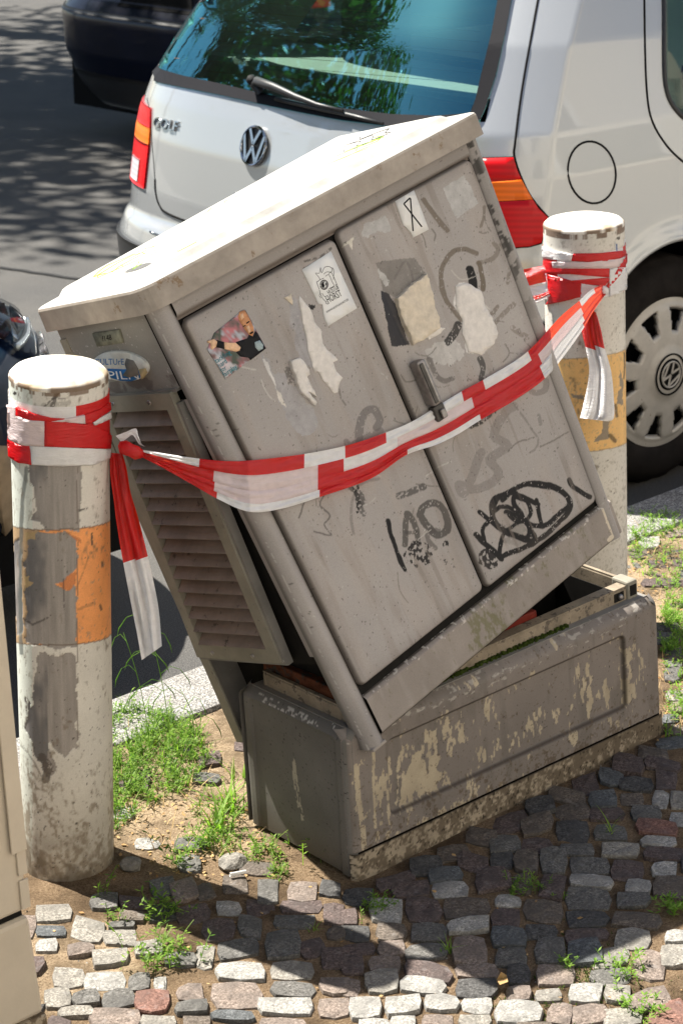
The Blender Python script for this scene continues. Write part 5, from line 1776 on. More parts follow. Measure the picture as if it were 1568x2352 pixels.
# strip running from the right bollard back behind the cabinet
dB = depth_of(hit(bvR, 1262, 640)[0])
ribbon('tape_span', [(1180, 622), (1205, 618), (1225, 614), (1250, 610), (1268, 612)], [(1180, 655), (1214, 656), (1230, 652), (1250, 648), (1268, 645)], lambda u, v_: dB + .03 * (1262 - u) / 60, [(0, 1, [(0, 0)], 0)], n=30, amp=.01, seed=21)
ribbon('tape_span', [(1185, 656), (1215, 655), (1240, 652), (1262, 650)], [(1190, 700), (1228, 696), (1245, 690), (1262, 680)], lambda u, v_: dB + .03 * (1262 - u) / 60 + .006, [(0, .62, [(0, 1)], 0), (.6, .82, [(0, 0)], .002), (.8, 1, [(0, 1)], 0)], n=30, amp=.01, seed=22)

# ================================================================== beige cabinet at the left edge
def on_y(u, v_, y): return on_plane(u, v_, (0, 1, 0), (0, y, 0))


yb = -0.078
g0 = ground(122, 2455)
pA = on_y(121, 2440, yb); pB = on_y(69, 2104, yb); pC = on_y(66, 2090, yb); pD = on_y(0, 1420, yb)
pE = pD + (pD - pC) * ((1.05 - pD[2]) / (pD[2] - pC[2]))
bc = empty('utility_box', (pA[0], pA[1], 0), 'beige utility box at the left edge with a dark seam above its base', 'utility box')


def xr(z):                                       # right edge of the box at height z
    zs = [pA[2], pB[2], pC[2], pE[2]]; xs_ = [pA[0], pB[0], pC[0], pE[0]]
    return float(np.interp(z, zs, xs_))


def bx_map(x, y, z):
    return np.array([xr(z) + x, yb + y, z])


def bx_box(name, x0, x1, y0, y1, zz, m, r=0.002, parent=None):
    bm = bmesh.new()
    for a, b in zip(zz[:-1], zz[1:]):
        pass
    add_box(bm, x0, x1, y0, y1, zz[0], zz[-1], r)
    return bm_obj(name, bm, m, parent or bc, fn=bx_map)


zB, zC = float(pB[2]), float(pC[2])
kz = float(on_y(104, 2328, yb)[2])
bx_box('base', -.62, 0, 0.0, .30, [kz + .002, zB], M['beige'], .008)
bx_box('foot_strip', -.62, .002, -.002, .302, [-.02, kz], mat('beige_dirty', (0.40, 0.33, 0.24), .7, var=.3, scale=30, spots=(60, .5, (.15, .11, .07))), .003)
bx_box('dark_seam', -.60, -.006, 0.010, .29, [zB, zC + .002], M['black'], 0)
body_ = bx_box('body', -.62, 0, 0.0, .30, [zC + .002, 1.02], M['beige'], .006)
bx_box('roof', -.635, .012, -.012, .31, [1.02, 1.05], M['beige'], .006)
for (a, b, wd, ys_) in ((.33, 1.0, .012, 0), (.262, .322, .012, 0), (.37, .99, .022, .004)):
    bx_box('hinge_strip', -wd - .001, .0025, -.004 - ys_, -.0005 - ys_, [max(a, zC + .006), b], M['beige'], .001, body_)


# ================================================================== cars
class CarBody:
    """closed shell; a runs from the end seen here towards the far end, b to the left, z up"""
    def __init__(s, O, yaw, HW, AC, L=.24, n=5, length=4.1, flip=1, roof=None, hoodlen=0):
        s.O = np.array(O, float)
        s.A = np.array([math.cos(yaw), math.sin(yaw), 0]) * flip
        s.B = np.array([-math.sin(yaw), math.cos(yaw), 0])
        s.HW = np.array(HW); s.AC = np.array(AC); s.L = L; s.n = n; s.len = length

    def hw(s, z): return np.interp(z, s.HW[:, 0], s.HW[:, 1])

    def ac(s, z): return np.interp(z, s.AC[:, 0], s.AC[:, 1])

    def w(s, a, b, z):
        a = np.asarray(a, float); b = np.asarray(b, float); z = np.asarray(z, float)
        return s.O + a[..., None] * s.A + b[..., None] * s.B + z[..., None] * np.array([0, 0, 1.0])

    def S(s, q, z):
        """outline position: |q|<=1 across the end, beyond that metres along the side; negative = right"""
        q = np.asarray(q, float); z = np.asarray(z, float)
        h = s.hw(z)
        b = np.clip(q, -1, 1) * h
        a = s.ac(z) + s.L * np.abs(np.clip(q, -1, 1)) ** s.n + np.maximum(np.abs(q) - 1, 0)
        return s.w(a, b, z)


def shell(cb, qs, zs, holes, m, parent, name='body'):
    Q, Z = np.meshgrid(qs, zs, indexing='ij')
    nq, nz = Q.shape
    P = cb.S(Q.ravel(), Z.ravel())
    F = grid_faces(nq, nz)
    Qc = Q.ravel(); Zc = Z.ravel()
    keep = np.ones(len(F), bool)
    fq = Qc[F].mean(1); fz = Zc[F].mean(1)
    for h in holes:
        keep &= ~h(fq, fz)
    return P, F, keep, Qc, Zc


def wheel(root, c, ax, up, R, name='wheel', cap=True, seg_out=1):
    """c: outer centre, ax: outward axle direction"""
    ax = np.array(ax, float); ax /= np.linalg.norm(ax)
    up = np.array(up, float)
    fw = np.cross(up, ax)
    n = 72
    prof = [(.206, -.006), (.212, .002), (.222, .006), (.245, .010), (.272, .006), (.292, -.006), (.300, -.018), (.3025, -.022), (.309, -.026), (R, -.032), (R + .001, -.09), (R, -.150), (.300, -.170), (.26, -.185), (.19, -.18)]
    V = []
    for (r, d) in prof:
        for k in range(n):
            t = 2 * math.pi * k / n
            rr = r - (.006 if (r > .306 and k % 3 == 0) else 0)
            V.append(c + ax * d + rr * (math.cos(t) * fw + math.sin(t) * up))
    F = []
    for i in range(len(prof) - 1):
        for k in range(n):
            F.append((i * n + k, i * n + (k + 1) % n, (i + 1) * n + (k + 1) % n, (i + 1) * n + k))
    w_ = mesh(name, V, F, M['tyre'], root, True)
    if not cap: return w_
    # ring lettering groove on the tyre
    # dark inner disc
    V = [c - ax * .05] + [c - ax * .05 + .206 * (math.cos(2 * math.pi * k / 40) * fw + math.sin(2 * math.pi * k / 40) * up) for k in range(40)]
    mesh('inner_disc', V, [(0, 1 + k, 1 + (k + 1) % 40) for k in range(40)], M['gap'], w_)
    # hubcap with ten openings
    rad = [.0, .02, .04, .055, .07, .085, .105, .118, .130, .145, .160, .172, .184, .189, .198, .205, .207]
    dome = lambda r: .012 * (1 - (r / .2) ** 2) + (.008 if r < .058 else 0) - (.004 if r > .186 else 0)
    NA = 200
    V = []
    for r in rad:
        for k in range(NA):
            t = 2 * math.pi * k / NA
            V.append(c + ax * dome(r) + r * (math.cos(t) * fw + math.sin(t) * up))
    F = []
    for i in range(len(rad) - 1):
        rm = (rad[i] + rad[i + 1]) / 2
        for k in range(NA):
            ph = ((k + .5) / NA * 10 + .35) % 1.0
            half = .19 + .10 * (rm - .118) / .06
            if .118 < rm < .184 and abs(ph - .5) < half: continue
            F.append((i * NA + k, i * NA + (k + 1) % NA, (i + 1) * NA + (k + 1) % NA, (i + 1) * NA + k))
    # inner walls of the openings and hubcap thickness
    cp = mesh('hubcap', V, F, M['cap'], w_, True)
    md = cp.modifiers.new('thick', 'SOLIDIFY'); md.thickness = .016; md.offset = 1
    V, F = [], []
    for k in range(10):
        pass
    for rr, th in ((.056, .0025), (.0415, .0022)):
        pts_ = [c + ax * (dome(.04) + .0015) + rr * (math.cos(t) * fw + math.sin(t) * up) for t in np.linspace(0, 2 * math.pi, 41)]
        V_, F_ = tube(None, pts_, th, None, seg=6)
        V, F = merge([(V, F), (V_, F_)])
    mesh('cap_ring', V, F, M['gap'], cp)
    # disc and two-letter emblem, letters one over the other
    V = [c + ax * (dome(.04) + .0012)] + [c + ax * (dome(.04) + .0012) + .040 * (math.cos(2 * math.pi * k / 32) * fw + math.sin(2 * math.pi * k / 32) * up) for k in range(32)]
    mesh('cap_centre', V, [(0, 1 + k, 1 + (k + 1) % 32) for k in range(32)], M['gap'], cp)
    em = emblem(c + ax * (dome(.04) + .0022), fw * math.cos(-.75) + up * math.sin(-.75), up * math.cos(-.75) - fw * math.sin(-.75), ax, .037, M['cap'], cp, .0016)
    return w_


def bar2(a, b, wd, O, X, Y, N, th):
    """flat bar with thickness between two points of a local plane"""
    a = np.array(a, float); b = np.array(b, float)
    d = b - a; d /= np.linalg.norm(d); n = np.array([-d[1], d[0]]) * wd / 2
    V = []
    for p in (a - n, a + n, b + n, b - n):
        for h in (0, th):
            V.append(O + X * p[0] + Y * p[1] + N * h)
    F = [(0, 2, 4, 6), (1, 3, 5, 7), (0, 1, 3, 2), (2, 3, 5, 4), (4, 5, 7, 6), (6, 7, 1, 0)]
    return V, F


def emblem(O, X, Y, N, r, m, parent, th=.003):
    parts = []
    pts_ = [O + r * .95 * (math.cos(t) * X + math.sin(t) * Y) + N * th * .5 for t in np.linspace(0, 2 * math.pi, 41)]
    parts.append(tube(None, pts_, r * .075, None, seg=8, caps=False))
    s = r / 50
    for a, b in (((-22, 43), (0, 5)), ((22, 43), (0, 5)), ((-40, 28), (-20, -40)), ((-20, -40), (0, -2)), ((0, -2), (20, -40)), ((20, -40), (40, 28))):
        parts.append(bar2(np.array(a) * s, np.array(b) * s, r * .17, O, X, Y, N, th))
    V, F = merge(parts)
    return mesh('emblem', V, F, m, parent)


HWg = [(.15, .80), (.30, .855), (.40, .885), (.56, .885), (.60, .868), (.7, .867), (.9, .852), (1.0, .828), (1.2, .752), (1.38, .66), (1.42, .55), (1.44, .40), (1.447, .05)]
ACg = [(.15, .06), (.30, -.01), (.40, -.035), (.55, -.045), (.60, -.035), (.625, -.012), (.7, -.004), (.85, .018), (.95, .044), (1.0, .062), (1.2, .19), (1.36, .33), (1.42, .43), (1.44, .6), (1.447, .9)]
gold = empty('parked_car', (1.609, 2.007, ROAD_Z), 'silver hatchback parked at the kerb behind the leaning cabinet', 'car', 'cars on the street')
G = CarBody((1.609, 2.007, ROAD_Z), -.07, HWg, ACg, .235, 5, 4.1)
hub_a, hub_z = .722, .330
WC = (hub_a, -.868, hub_z)


def q_of(a, z, side=-1):                          # outline parameter of a side position
    return side * (1 + a - G.ac(z) - G.L)


qs = np.r_[-(1 + np.linspace(3.75, 1.35, 12)), -(1 + np.linspace(1.33, .0, 150)), np.linspace(-.99, .99, 130), 1 + np.linspace(0, 1.2, 30), 1 + np.linspace(1.3, 3.75, 12)]
zs = np.r_[np.linspace(.15, 1.36, 140), 1.38, 1.40, 1.42, 1.43, 1.44, 1.447]
RW = .325


def arch_hole(fq, fz):
    a = G.ac(fz) + G.L + (np.abs(fq) - 1)
    return (np.abs(fq) > 1) & (np.hypot(a - hub_a, fz - hub_z) < RW + .03)


def arch_front(fq, fz):
    a = G.ac(fz) + G.L + (np.abs(fq) - 1)
    return (np.abs(fq) > 1) & (np.hypot(a - hub_a - 2.51, fz - hub_z) < RW + .03)


def win_rear(fq, fz):
    wv_ = .86 - .06 * np.clip((fz - 1.0) / .3, 0, 1)
    return (np.abs(fq) < wv_) & (fz > 1.03) & (fz < 1.405)


def win_side(fq, fz):
    a = G.ac(fz) + G.L + (np.abs(fq) - 1)
    lo = .80 - .05 * (1 - np.clip((fz - 1.0) / .05, 0, 1)) + .07 * np.clip((1.06 - fz) / .06, 0, 1) + .25 * np.clip((fz - 1.1) / .3, 0, 1)
    return (np.abs(fq) > 1) & (fz > 1.0) & (fz < 1.345) & (a > lo) & (a < 3.0 - .9 * (fz - 1.0) / .35)


P, F, keep, Qc, Zc = shell(G, qs, zs, [arch_hole, arch_front, win_rear, win_side], None, gold)
bvG = bvh_of(P, F)
# snap jagged arch edge onto the circle
aa = G.ac(Zc) + G.L + (np.abs(Qc) - 1)
side_m = np.abs(Qc) > 1
dd = np.hypot(aa - hub_a, Zc - hub_z)
sel = side_m & (dd < RW + .030) & (dd > RW - .03)
kk = (RW + .030) / np.maximum(dd, 1e-6)
a2 = np.where(sel, hub_a + (aa - hub_a) * kk, aa); z2 = np.where(sel, hub_z + (Zc - hub_z) * kk, Zc)
q2 = np.where(sel, np.sign(Qc) * (1 + a2 - G.ac(z2) - G.L), Qc)
P = G.S(q2, z2)
# arch lip flares out a little
lip = np.exp(-((np.hypot(a2 - hub_a, z2 - hub_z) - RW - .030) / .03) ** 2) * side_m * .014
P = P - (np.sign(-Qc) * lip)[:, None] * G.B * 1.0
body = mesh('body', P, F[keep], M['silver'], gold, True)
tube('arch_lip', [G.S(np.array([-(1 + (hub_a + (RW + .031) * math.cos(t)) - G.ac(hub_z + (RW + .031) * math.sin(t)) - G.L)]), np.array([hub_z + (RW + .031) * math.sin(t)]))[0] - G.B * .004 for t in np.linspace(-.35, math.pi + .35, 60)], .012, M['silver'], gold, 8)
# roof and floor
zr_ = 1.447
mesh('roof_skin', [G.w(.9, -.42, 1.4475), G.w(3.0, -.42, 1.4475), G.w(3.0, .42, 1.4475), G.w(.9, .42, 1.4475)], [(0, 1, 2, 3)], M['silver'], gold)
tubef = lambda name, P_, r_, m_, par: tube(name, P_, r_, m_, par, 8)
box('underbody', .10, 3.9, -.55, .55, .17, .34, M['gap'], gold, fn=lambda x, y, z: G.w(x, y, z))
box('cabin_floor', .30, 3.6, -.53, .53, .55, .60, M['gap'], gold, fn=lambda x, y, z: G.w(x, y, z))
box('parcel_shelf', .0, .62, -.74, .74, 1.040, 1.055, mat('shelf_cloth', (0.20, 0.20, 0.19), .9, var=.1, scale=60), gold, fn=lambda x, y, z: G.w(.10 + x * .9 + .20 * abs(y / .74) ** 4 * (x < .3), y, z))
seat = mat('seat_cloth', (0.045, 0.05, 0.055), .9, var=.3)
box('rear_seat', .68, .80, -.68, .68, .60, 1.06, seat, gold, .03, fn=lambda x, y, z: G.w(x, y, z))
for yy in (-.36, .36):
    box('head_restraint', .70, .78, yy - .13, yy + .13, 1.06, 1.2, seat, gold, .03, fn=lambda x, y, z: G.w(x, y, z))
    box('front_seat', 1.75, 1.9, yy - .25, yy + .25, .6, 1.25, seat, gold, .04, fn=lambda x, y, z: G.w(x, y, z))
box('roof_lining', .50, 3.0, -.60, .60, 1.36, 1.375, M['gap'], gold, fn=lambda x, y, z: G.w(x, y, z))
# front end block and bonnet
bm = bmesh.new()
add_box(bm, 3.2, 4.15, -.82, .82, .2, .85, .10, 3)
bm_obj('front_end', bm, M['silver'], gold, True, fn=lambda x, y, z: G.w(x, y, z))
box('windscreen_block', 2.6, 3.25, -.74, .74, .8, 1.1, M['gap'], gold, .05, fn=lambda x, y, z: G.w(x, y, z))


def q_patch(name, q0, q1, z0, z1, off, m, parent, nq=16, nz=16, taper=None, cb=None):
    """patch that follows the car's skin between outline parameters q0..q1 and heights z0..z1"""
    cb = cb or G
    Q, Z = np.meshgrid(np.linspace(0, 1, nq), np.linspace(z0, z1, nz), indexing='ij')
    Q = Q.ravel(); Z = Z.ravel()
    t = (Z - z0) / (z1 - z0)
    a0 = q0(t) if callable(q0) else q0
    a1 = q1(t) if callable(q1) else q1
    QQ = a0 + (a1 - a0) * Q
    P_ = cb.S(QQ, Z)
    e = 1e-3
    t1 = cb.S(QQ + e, Z) - P_; t2 = cb.S(QQ, Z + e) - P_
    N = np.cross(t1, t2); N /= np.linalg.norm(N, axis=1)[:, None]
    cen = cb.w(2, 0, .8)
    sg = np.sign(((P_ - cen) * N).sum(1))
    N *= sg[:, None]
    V1 = P_ + N * off
    V0 = P_ - N * .004
    F_ = list(map(tuple, grid_faces(nq, nz)))
    nv = len(V1)
    bd = [i * nz for i in range(nq)] + [(nq - 1) * nz + j for j in range(1, nz)] + [i * nz + nz - 1 for i in range(nq - 2, -1, -1)] + [j for j in range(nz - 2, 0, -1)]
    for i in range(len(bd)):
        a_, b_ = bd[i], bd[(i + 1) % len(bd)]
        F_.append((a_, b_, b_ + nv, a_ + nv))
    return mesh(name, list(V1) + list(V0), F_, m, parent, True)


# rear window glass with printed black edge
win = [(341, 168), (352, 140), (385, 85), (441, 0), (470, -45), (1190, -60), (1175, 0), (1160, 80), (1140, 170), (1115, 250), (1100, 284), (1088, 288), (1000, 296), (900, 292), (784, 277), (690, 259), (600, 240), (500, 218), (420, 202), (362, 190), (345, 180)]
gw = decal('rear_window', win, bvG, .004, M['glass'], gold, 30, thick=.001)
for v_ in ():
    pass
inner = [(360, 150), (400, 88), (462, -10), (480, -45), (1160, -60), (1143, 0), (1128, 80), (1108, 160), (1092, 230), (1080, 262), (1000, 268), (900, 264), (784, 250), (690, 234), (590, 213), (500, 192), (425, 176), (375, 162)]
bl = []
nI = len(inner)


def resamp(P_, n):
    P_ = np.array(P_ + [P_[0]], float)
    d = np.r_[0, np.cumsum(np.hypot(*np.diff(P_, axis=0).T))]
    t = np.linspace(0, d[-1], n, endpoint=False)
    return np.stack([np.interp(t, d, P_[:, 0]), np.interp(t, d, P_[:, 1])], -1)


ra = resamp(win, 160)
ri = resamp(inner, 900)
V, F = [], []
prev = None
for i, p in enumerate(ra):
    j = np.argmin(np.hypot(ri[:, 0] - p[0], ri[:, 1] - p[1]))
    for q in (p, ri[j]):
        h = None
        for k in range(10):
            qq = np.array(q) * (1 - .03 * k) + np.array([760, 120]) * .03 * k
            h = hit(bvG, *qq)
            if h: break
        V.append(h[0] + h[1] * .0060)
for i in range(160):
    a_ = 2 * i; b_ = 2 * ((i + 1) % 160)
    F.append((a_, b_, b_ + 1, a_ + 1))
mesh('window_border', V, F, mat('black_glass_border', (0.006, 0.006, 0.009), .6, var=.1), gw)
hm = mat('heating_wire', (0.26, 0.11, 0.04), .5)
parts = []
for k in range(11):
    y0 = -20 + 24 * k
    P_ = []
    for u_ in np.linspace(380 + (0 if y0 > 60 else (60 - y0) * .8), 1130, 26):
        h = hit(bvG, u_, y0 + 8 + (u_ - 380) * .085)
        if h and in_poly(np.array([u_]), np.array([y0 + 8 + (u_ - 380) * .085]), inner)[0]: P_.append(h[0] + h[1] * .0015)
    if len(P_) > 3: parts.append(tube(None, P_, .00055, None, seg=4))
V, F = merge(parts)
mesh('heating_wires', V, F, hm, gw)
# wiper
hp = lambda u_, v__, o_: (lambda h: h[0] + h[1] * o_)(hit(bvG, u_, v__))
wp = tube('wiper', [hp(604, 212, .008), hp(603, 204, .03), hp(610, 200, .036), hp(650, 214, .036), hp(700, 236, .034), hp(745, 252, .030), hp(800, 264, .024)], [.016, .016, .013, .012, .009, .006, .005], M['trim'], gold, 8)
tube('wiper_blade', [hp(640, 232, .013), hp(700, 246, .014), hp(760, 259, .014), hp(820, 272, .014), hp(886, 289, .014)], [.006, .007, .007, .006, .005], M['trim'], wp, 6)
tube('wiper_cap', [hp(596, 200, .01), hp(598, 196, .040), hp(600, 195, .045)], [.014, .014, .008], M['rubber'], wp, 10)
# emblem and lettering
he = hit(bvG, 587, 336)
Ne = he[1]; Xe = -G.B + 0; Xe = Xe - Ne * (Xe @ Ne); Xe /= np.linalg.norm(Xe); Ye = np.cross(Ne, Xe); Ye = Ye if Ye[2] > 0 else -Ye
emd = mesh('emblem_disc', [he[0] + Ne * .004] + [he[0] + Ne * .004 + .053 * (math.cos(t) * Xe + math.sin(t) * Ye) for t in np.linspace(0, 2 * math.pi, 33)[:-1]] + [he[0] - Ne * .004 + .053 * (math.cos(t) * Xe + math.sin(t) * Ye) for t in np.linspace(0, 2 * math.pi, 33)[:-1]],
           [(0, 1 + k, 1 + (k + 1) % 32) for k in range(32)] + [(1 + k, 1 + (k + 1) % 32, 33 + (k + 1) % 32, 33 + k) for k in range(32)], M['trim'], gold)
emblem(he[0] + Ne * .005, Xe, Ye, Ne, .055, M['chrome'], emd, .006)
text_on('model_lettering', 'GOLF', (353, 291), (409, 303), 24, bvG, .006, M['chrome'], gold, .006)
tube('tailgate_lock', [hp(546, 451, .0), hp(546, 451, .010)], [.011, .010], M['chrome'], gold, 14)
# lamps: left one at the rear-left corner, right one seen whole
zl = (.700, .925)
qi = lambda t: .640 + .045 * np.clip((t - .55) / .45, 0, 1) ** 2 - .0 * t
qo = lambda t: 1.07 + .0 * t
for sgn in (1,):
    lamp = None
    for nm, t0, t1, mk in (('red_lens', 0.0, .56, 'lamp_red'), ('amber_lens', .565, .765, 'lamp_amber'), ('red_lens', .77, 1.0, 'lamp_red')):
        z0 = zl[0] + (zl[1] - zl[0]) * t0; z1_ = zl[0] + (zl[1] - zl[0]) * t1
        o = q_patch('tail_lamp' if lamp is None else nm, (lambda t, a=t0, b=t1: sgn * (qi(a + (b - a) * t))), (lambda t, a=t0, b=t1: sgn * (qo(a + (b - a) * t))), z0, z1_, .006, M[mk], lamp or gold)
        if lamp is None:
            lamp = o
            lamp['label'] = 'left tail lamp with a clear reversing window'
    q_patch('clear_lens', .70, .80, .712, .775, .0085, M['lamp_clear'], lamp)
RL = [(1100, 362), (1150, 361), (1180, 360), (1190, 390), (1210, 440), (1235, 475), (1257, 497), (1243, 560), (1215, 568), (1150, 573), (1128, 520), (1112, 430)]
lr = decal('tail_lamp', [RL], bvG, .005, M['gap'], gold, 20)
lr['label'] = 'right tail lamp with an amber window'
decal('red_lens', [[(1098, 365), (1150, 364), (1178, 363), (1187, 392), (1196, 412), (1125, 418), (1108, 418)]], bvG, .010, M['lamp_red'], lr, 20)
decal('amber_lens', [[(1108, 419), (1125, 419), (1197, 413), (1213, 443), (1222, 458), (1145, 462), (1118, 462)]], bvG, .010, M['lamp_amber'], lr, 20)
decal('red_lens', [[(1118, 463), (1145, 463), (1223, 459), (1234, 477), (1254, 498), (1241, 557), (1215, 565), (1152, 570), (1132, 520)]], bvG, .010, M['lamp_red'], lr, 20)
# gaps and flap
line_on('tailgate_gap', [(357, 412), (358, 440), (366, 470), (385, 490), (450, 515), (560, 545)], .0035, bvG, M['gap'], gold)
line_on('tailgate_gap', [(357, 415), (350, 330), (345, 260), (338, 225)], .0015, bvG, M['gap'], gold)
line_on('tailgate_gap', [(1238, -20), (1218, 90), (1202, 180), (1190, 260), (1182, 330), (1180, 358), (1195, 405), (1220, 455), (1258, 500)], .0032, bvG, M['gap'], gold)
line_on('door_gap', [(1478, -40), (1480, 120), (1485, 220), (1497, 280), (1530, 335), (1568, 372), (1600, 392)], .0032, bvG, M['gap'], gold)
fl = [(1358 + 55 * math.cos(a), 396 + 71 * math.sin(a) + 6 * math.cos(a)) for a in np.linspace(0, 2 * math.pi, 33)]
fo = line_on('fuel_flap', fl, .0030, bvG, M['gap'], gold, 0)
# side window
sw = [(1520, -60), (1524, 20), (1524, 110), (1526, 180), (1534, 222), (1552, 252), (1580, 275), (1640, 300), (1700, 310), (1700, -60)]
sg_ = decal('side_window', [sw], bvG, .003, M['side_glass'], gold, 30)
line_on('window_seal', [(1520, -60), (1523, 20), (1523, 110), (1525, 180), (1534, 224), (1552, 254), (1580, 277), (1640, 302)], .007, bvG, M['trim'], sg_)
# bumper rubber strip
line_on('bumper_strip_edge', [(345, 532), (400, 555), (432, 568)], .003, bvG, M['chrome'], gold)
q_patch('bumper_strip', .35, 1.12, .47, .548, .010, M['trim'], gold, 40, 6)
q_patch('bumper_strip', -1.12, -.35, .47, .548, .010, M['trim'], gold, 40, 6)
# wheels
for (a_, side, cap_) in ((hub_a, -1, True), (hub_a, 1, False), (hub_a + 2.51, -1, False), (hub_a + 2.51, 1, False)):
    wheel(gold, G.w(a_, side * .845, hub_z - .02), G.B * side, (0, 0, 1), RW - .01, 'wheel', cap_)
bm = bmesh.new()
bmesh.ops.create_cone(bm, segments=48, radius1=RW + .035, radius2=RW + .035, depth=.30, cap_ends=False)
bm_obj('wheel_arch_liner', bm, M['gap'], gold, True, fn=lambda x, y, z: G.w(hub_a + x, -.70 + z, hub_z + y))
bm = bmesh.new()
add_box(bm, hub_a - .40, hub_a + .40, -.56, -.54, .16, .85)
bm_obj('wheel_arch_back', bm, M['gap'], gold, fn=lambda x, y, z: G.w(x, y, z))

# --- dark estate car ahead in the lane (its rear left corner shows)
HWn = [(.18, .80), (.32, .87), (.50, .90), (.66, .90), (.72, .885), (.9, .87), (1.05, .82), (1.3, .72), (1.42, .6), (1.46, .3), (1.465, .02)]
ACn = [(.18, .10), (.30, .02), (.45, -.04), (.64, -.05), (.68, -.02), (.72, .03), (.9, .02), (1.05, .06), (1.3, .25), (1.42, .4), (1.46, .7), (1.465, 1.0)]
nav = empty('moving_car', (4.40, 5.86, ROAD_Z), 'dark navy estate car in the lane beyond the silver hatchback', 'car', 'cars on the street')
Nv = CarBody((4.40, 5.86, ROAD_Z), 0.0, HWn, ACn, .22, 5, 4.4)
qn = np.r_[-(1 + np.linspace(4.1, 0, 30)), np.linspace(-.99, .99, 60), 1 + np.linspace(0, 4.1, 30)]
zn = np.r_[np.linspace(.18, 1.42, 60), 1.44, 1.46, 1.465]
P, F, keep, _, _ = shell(Nv, qn, zn, [], None, nav)
bvN = bvh_of(P, F)
mesh('body', P, F, M['navy'], nav, True)
mesh('roof_skin', [Nv.w(1.0, -.5, 1.4655), Nv.w(3.6, -.5, 1.4655), Nv.w(3.6, .5, 1.4655), Nv.w(1.0, .5, 1.4655)], [(0, 1, 2, 3)], M['navy'], nav)
q_patch('bumper_lower', -1.2, 1.2, .19, .36, .004, M['trim'], nav, 60, 6, cb=Nv)
q_patch('bumper_step', -.99, .99, .645, .665, .004, M['trim'], nav, 60, 3, cb=Nv)
q_patch('rear_window', -.78, .78, 1.02, 1.34, .004, mat('dark_glass', (0.01, 0.012, 0.014), .05), nav, 30, 10, cb=Nv)
ll = q_patch('tail_lamp', .72, 1.08, .76, .98, .006, M['lamp_red'], nav, cb=Nv)
ll['label'] = 'left tail lamp'
q_patch('tail_lamp', -1.08, -.72, .76, .98, .006, M['lamp_red'], nav, cb=Nv)['label'] = 'right tail lamp'
q_patch('tailgate_trim', -.25, .25, .84, .87, .008, M['chrome'], nav, cb=Nv)
q_patch('plate_recess', -.3, .3, .70, .82, .003, M['gap'], nav, cb=Nv)
q_patch('rear_reflector', .93, 1.0, .30, .33, .010, M['lamp_red'], nav, 4, 4, cb=Nv)
box('underbody', .12, 4.2, -.8, .8, .16, .40, M['gap'], nav, fn=lambda x, y, z: Nv.w(x, y, z))
box('front_end', 3.6, 4.5, -.84, .84, .2, .95, M['navy'], nav, .1, fn=lambda x, y, z: Nv.w(x, y, z), seg=3)
for a_ in (.85, 3.45):
    for side in (-1, 1):
        wheel(nav, Nv.w(a_, side * .90, .31), Nv.B * side, (0, 0, 1), .315, 'wheel', False)
for k, (w_, z_) in enumerate(((.55, .93),)):
    V, F = text_geo('TDI')
    V = [Nv.S(np.array([.62 - v_[0] * .055]), np.array([z_ + v_[1] * .05]))[0] - Nv.A * .008 for v_ in V]
    mesh('badge_lettering', V, F, M['chrome'], nav)

# --- dark blue car parked behind; its nose and headlamp show at the left edge
HWb = [(.18, .76), (.30, .83), (.48, .87), (.62, .86), (.72, .83), (.80, .78), (.86, .70), (.92, .66), (.96, .64)]
ACb = [(.18, .08), (.30, .0), (.48, .0), (.58, .02), (.66, .09), (.73, .22), (.80, .48), (.88, .85), (.96, 1.15)]
blu = empty('parked_car', (.80, 2.24, ROAD_Z), 'dark blue car at the left edge with its headlamp showing above the bollard', 'car', 'cars on the street')
Bc = CarBody((.80, 2.24, ROAD_Z), 0.0, HWb, ACb, .50, 3.2, 4.2, flip=-1)
qb = np.r_[-(1 + np.linspace(3.6, .02, 70)), np.linspace(-1, 1, 90), 1 + np.linspace(.02, 3.6, 40)]
zb = np.linspace(.18, .96, 70)


def arch_b(fq, fz):
    a = Bc.ac(fz) + Bc.L + (np.abs(fq) - 1)
    return (np.abs(fq) > 1) & (np.hypot(a - .86, fz - .31) < .345)


P, F, keep, _, _ = shell(Bc, qb, zb, [arch_b], None, blu)
bvB = bvh_of(P, F)
mesh('body', P, F[keep], M['blue'], blu, True)
mesh('bonnet', [Bc.w(1.15, -.62, .962), Bc.w(1.15, .62, .962), Bc.w(1.9, .66, 1.0), Bc.w(1.9, -.66, 1.0)], [(0, 1, 2, 3)], M['blue'], blu)
box('cabin', 1.7, 3.9, -.66, .66, .9, 1.45, mat('cabin_glass_dark', (0.01, 0.012, 0.014), .05), blu, .18, fn=lambda x, y, z: Bc.w(x + (z - .9) * .6 * (1 if x < 2.6 else -.6), y * (1 - (z - .9) * .25), z), seg=4)
box('underbody', .12, 4.1, -.78, .78, .14, .40, M['gap'], blu, fn=lambda x, y, z: Bc.w(x, y, z))
for a_ in (.86, 3.4):
    for side in (-1, 1):
        wheel(blu, Bc.w(a_, side * .84, .31), Bc.B * side, (0, 0, 1), .315, 'wheel', False)
HL = [(-60, 560), (-20, 585), (8, 622), (34, 648), (58, 690), (76, 735), (90, 785), (96, 818), (70, 828), (35, 812), (-5, 786), (-60, 760)]
hl = decal('headlamp', [HL], bvB, -.004, M['trim'], blu, 10, thick=.01)
hl['label'] = 'headlamp with a bright curved reflector'
refl = mat('reflector', (0.50, 0.54, 0.55), .3, .8, var=.15, scale=25)
decal('reflector', [[(-30, 612), (0, 638), (28, 655), (46, 690), (58, 735), (60, 765), (48, 785), (30, 772), (12, 735), (-30, 700)]], bvB, -.001, refl, hl, 8, thick=.002, relief=rel_noise(.006, 30, 5))
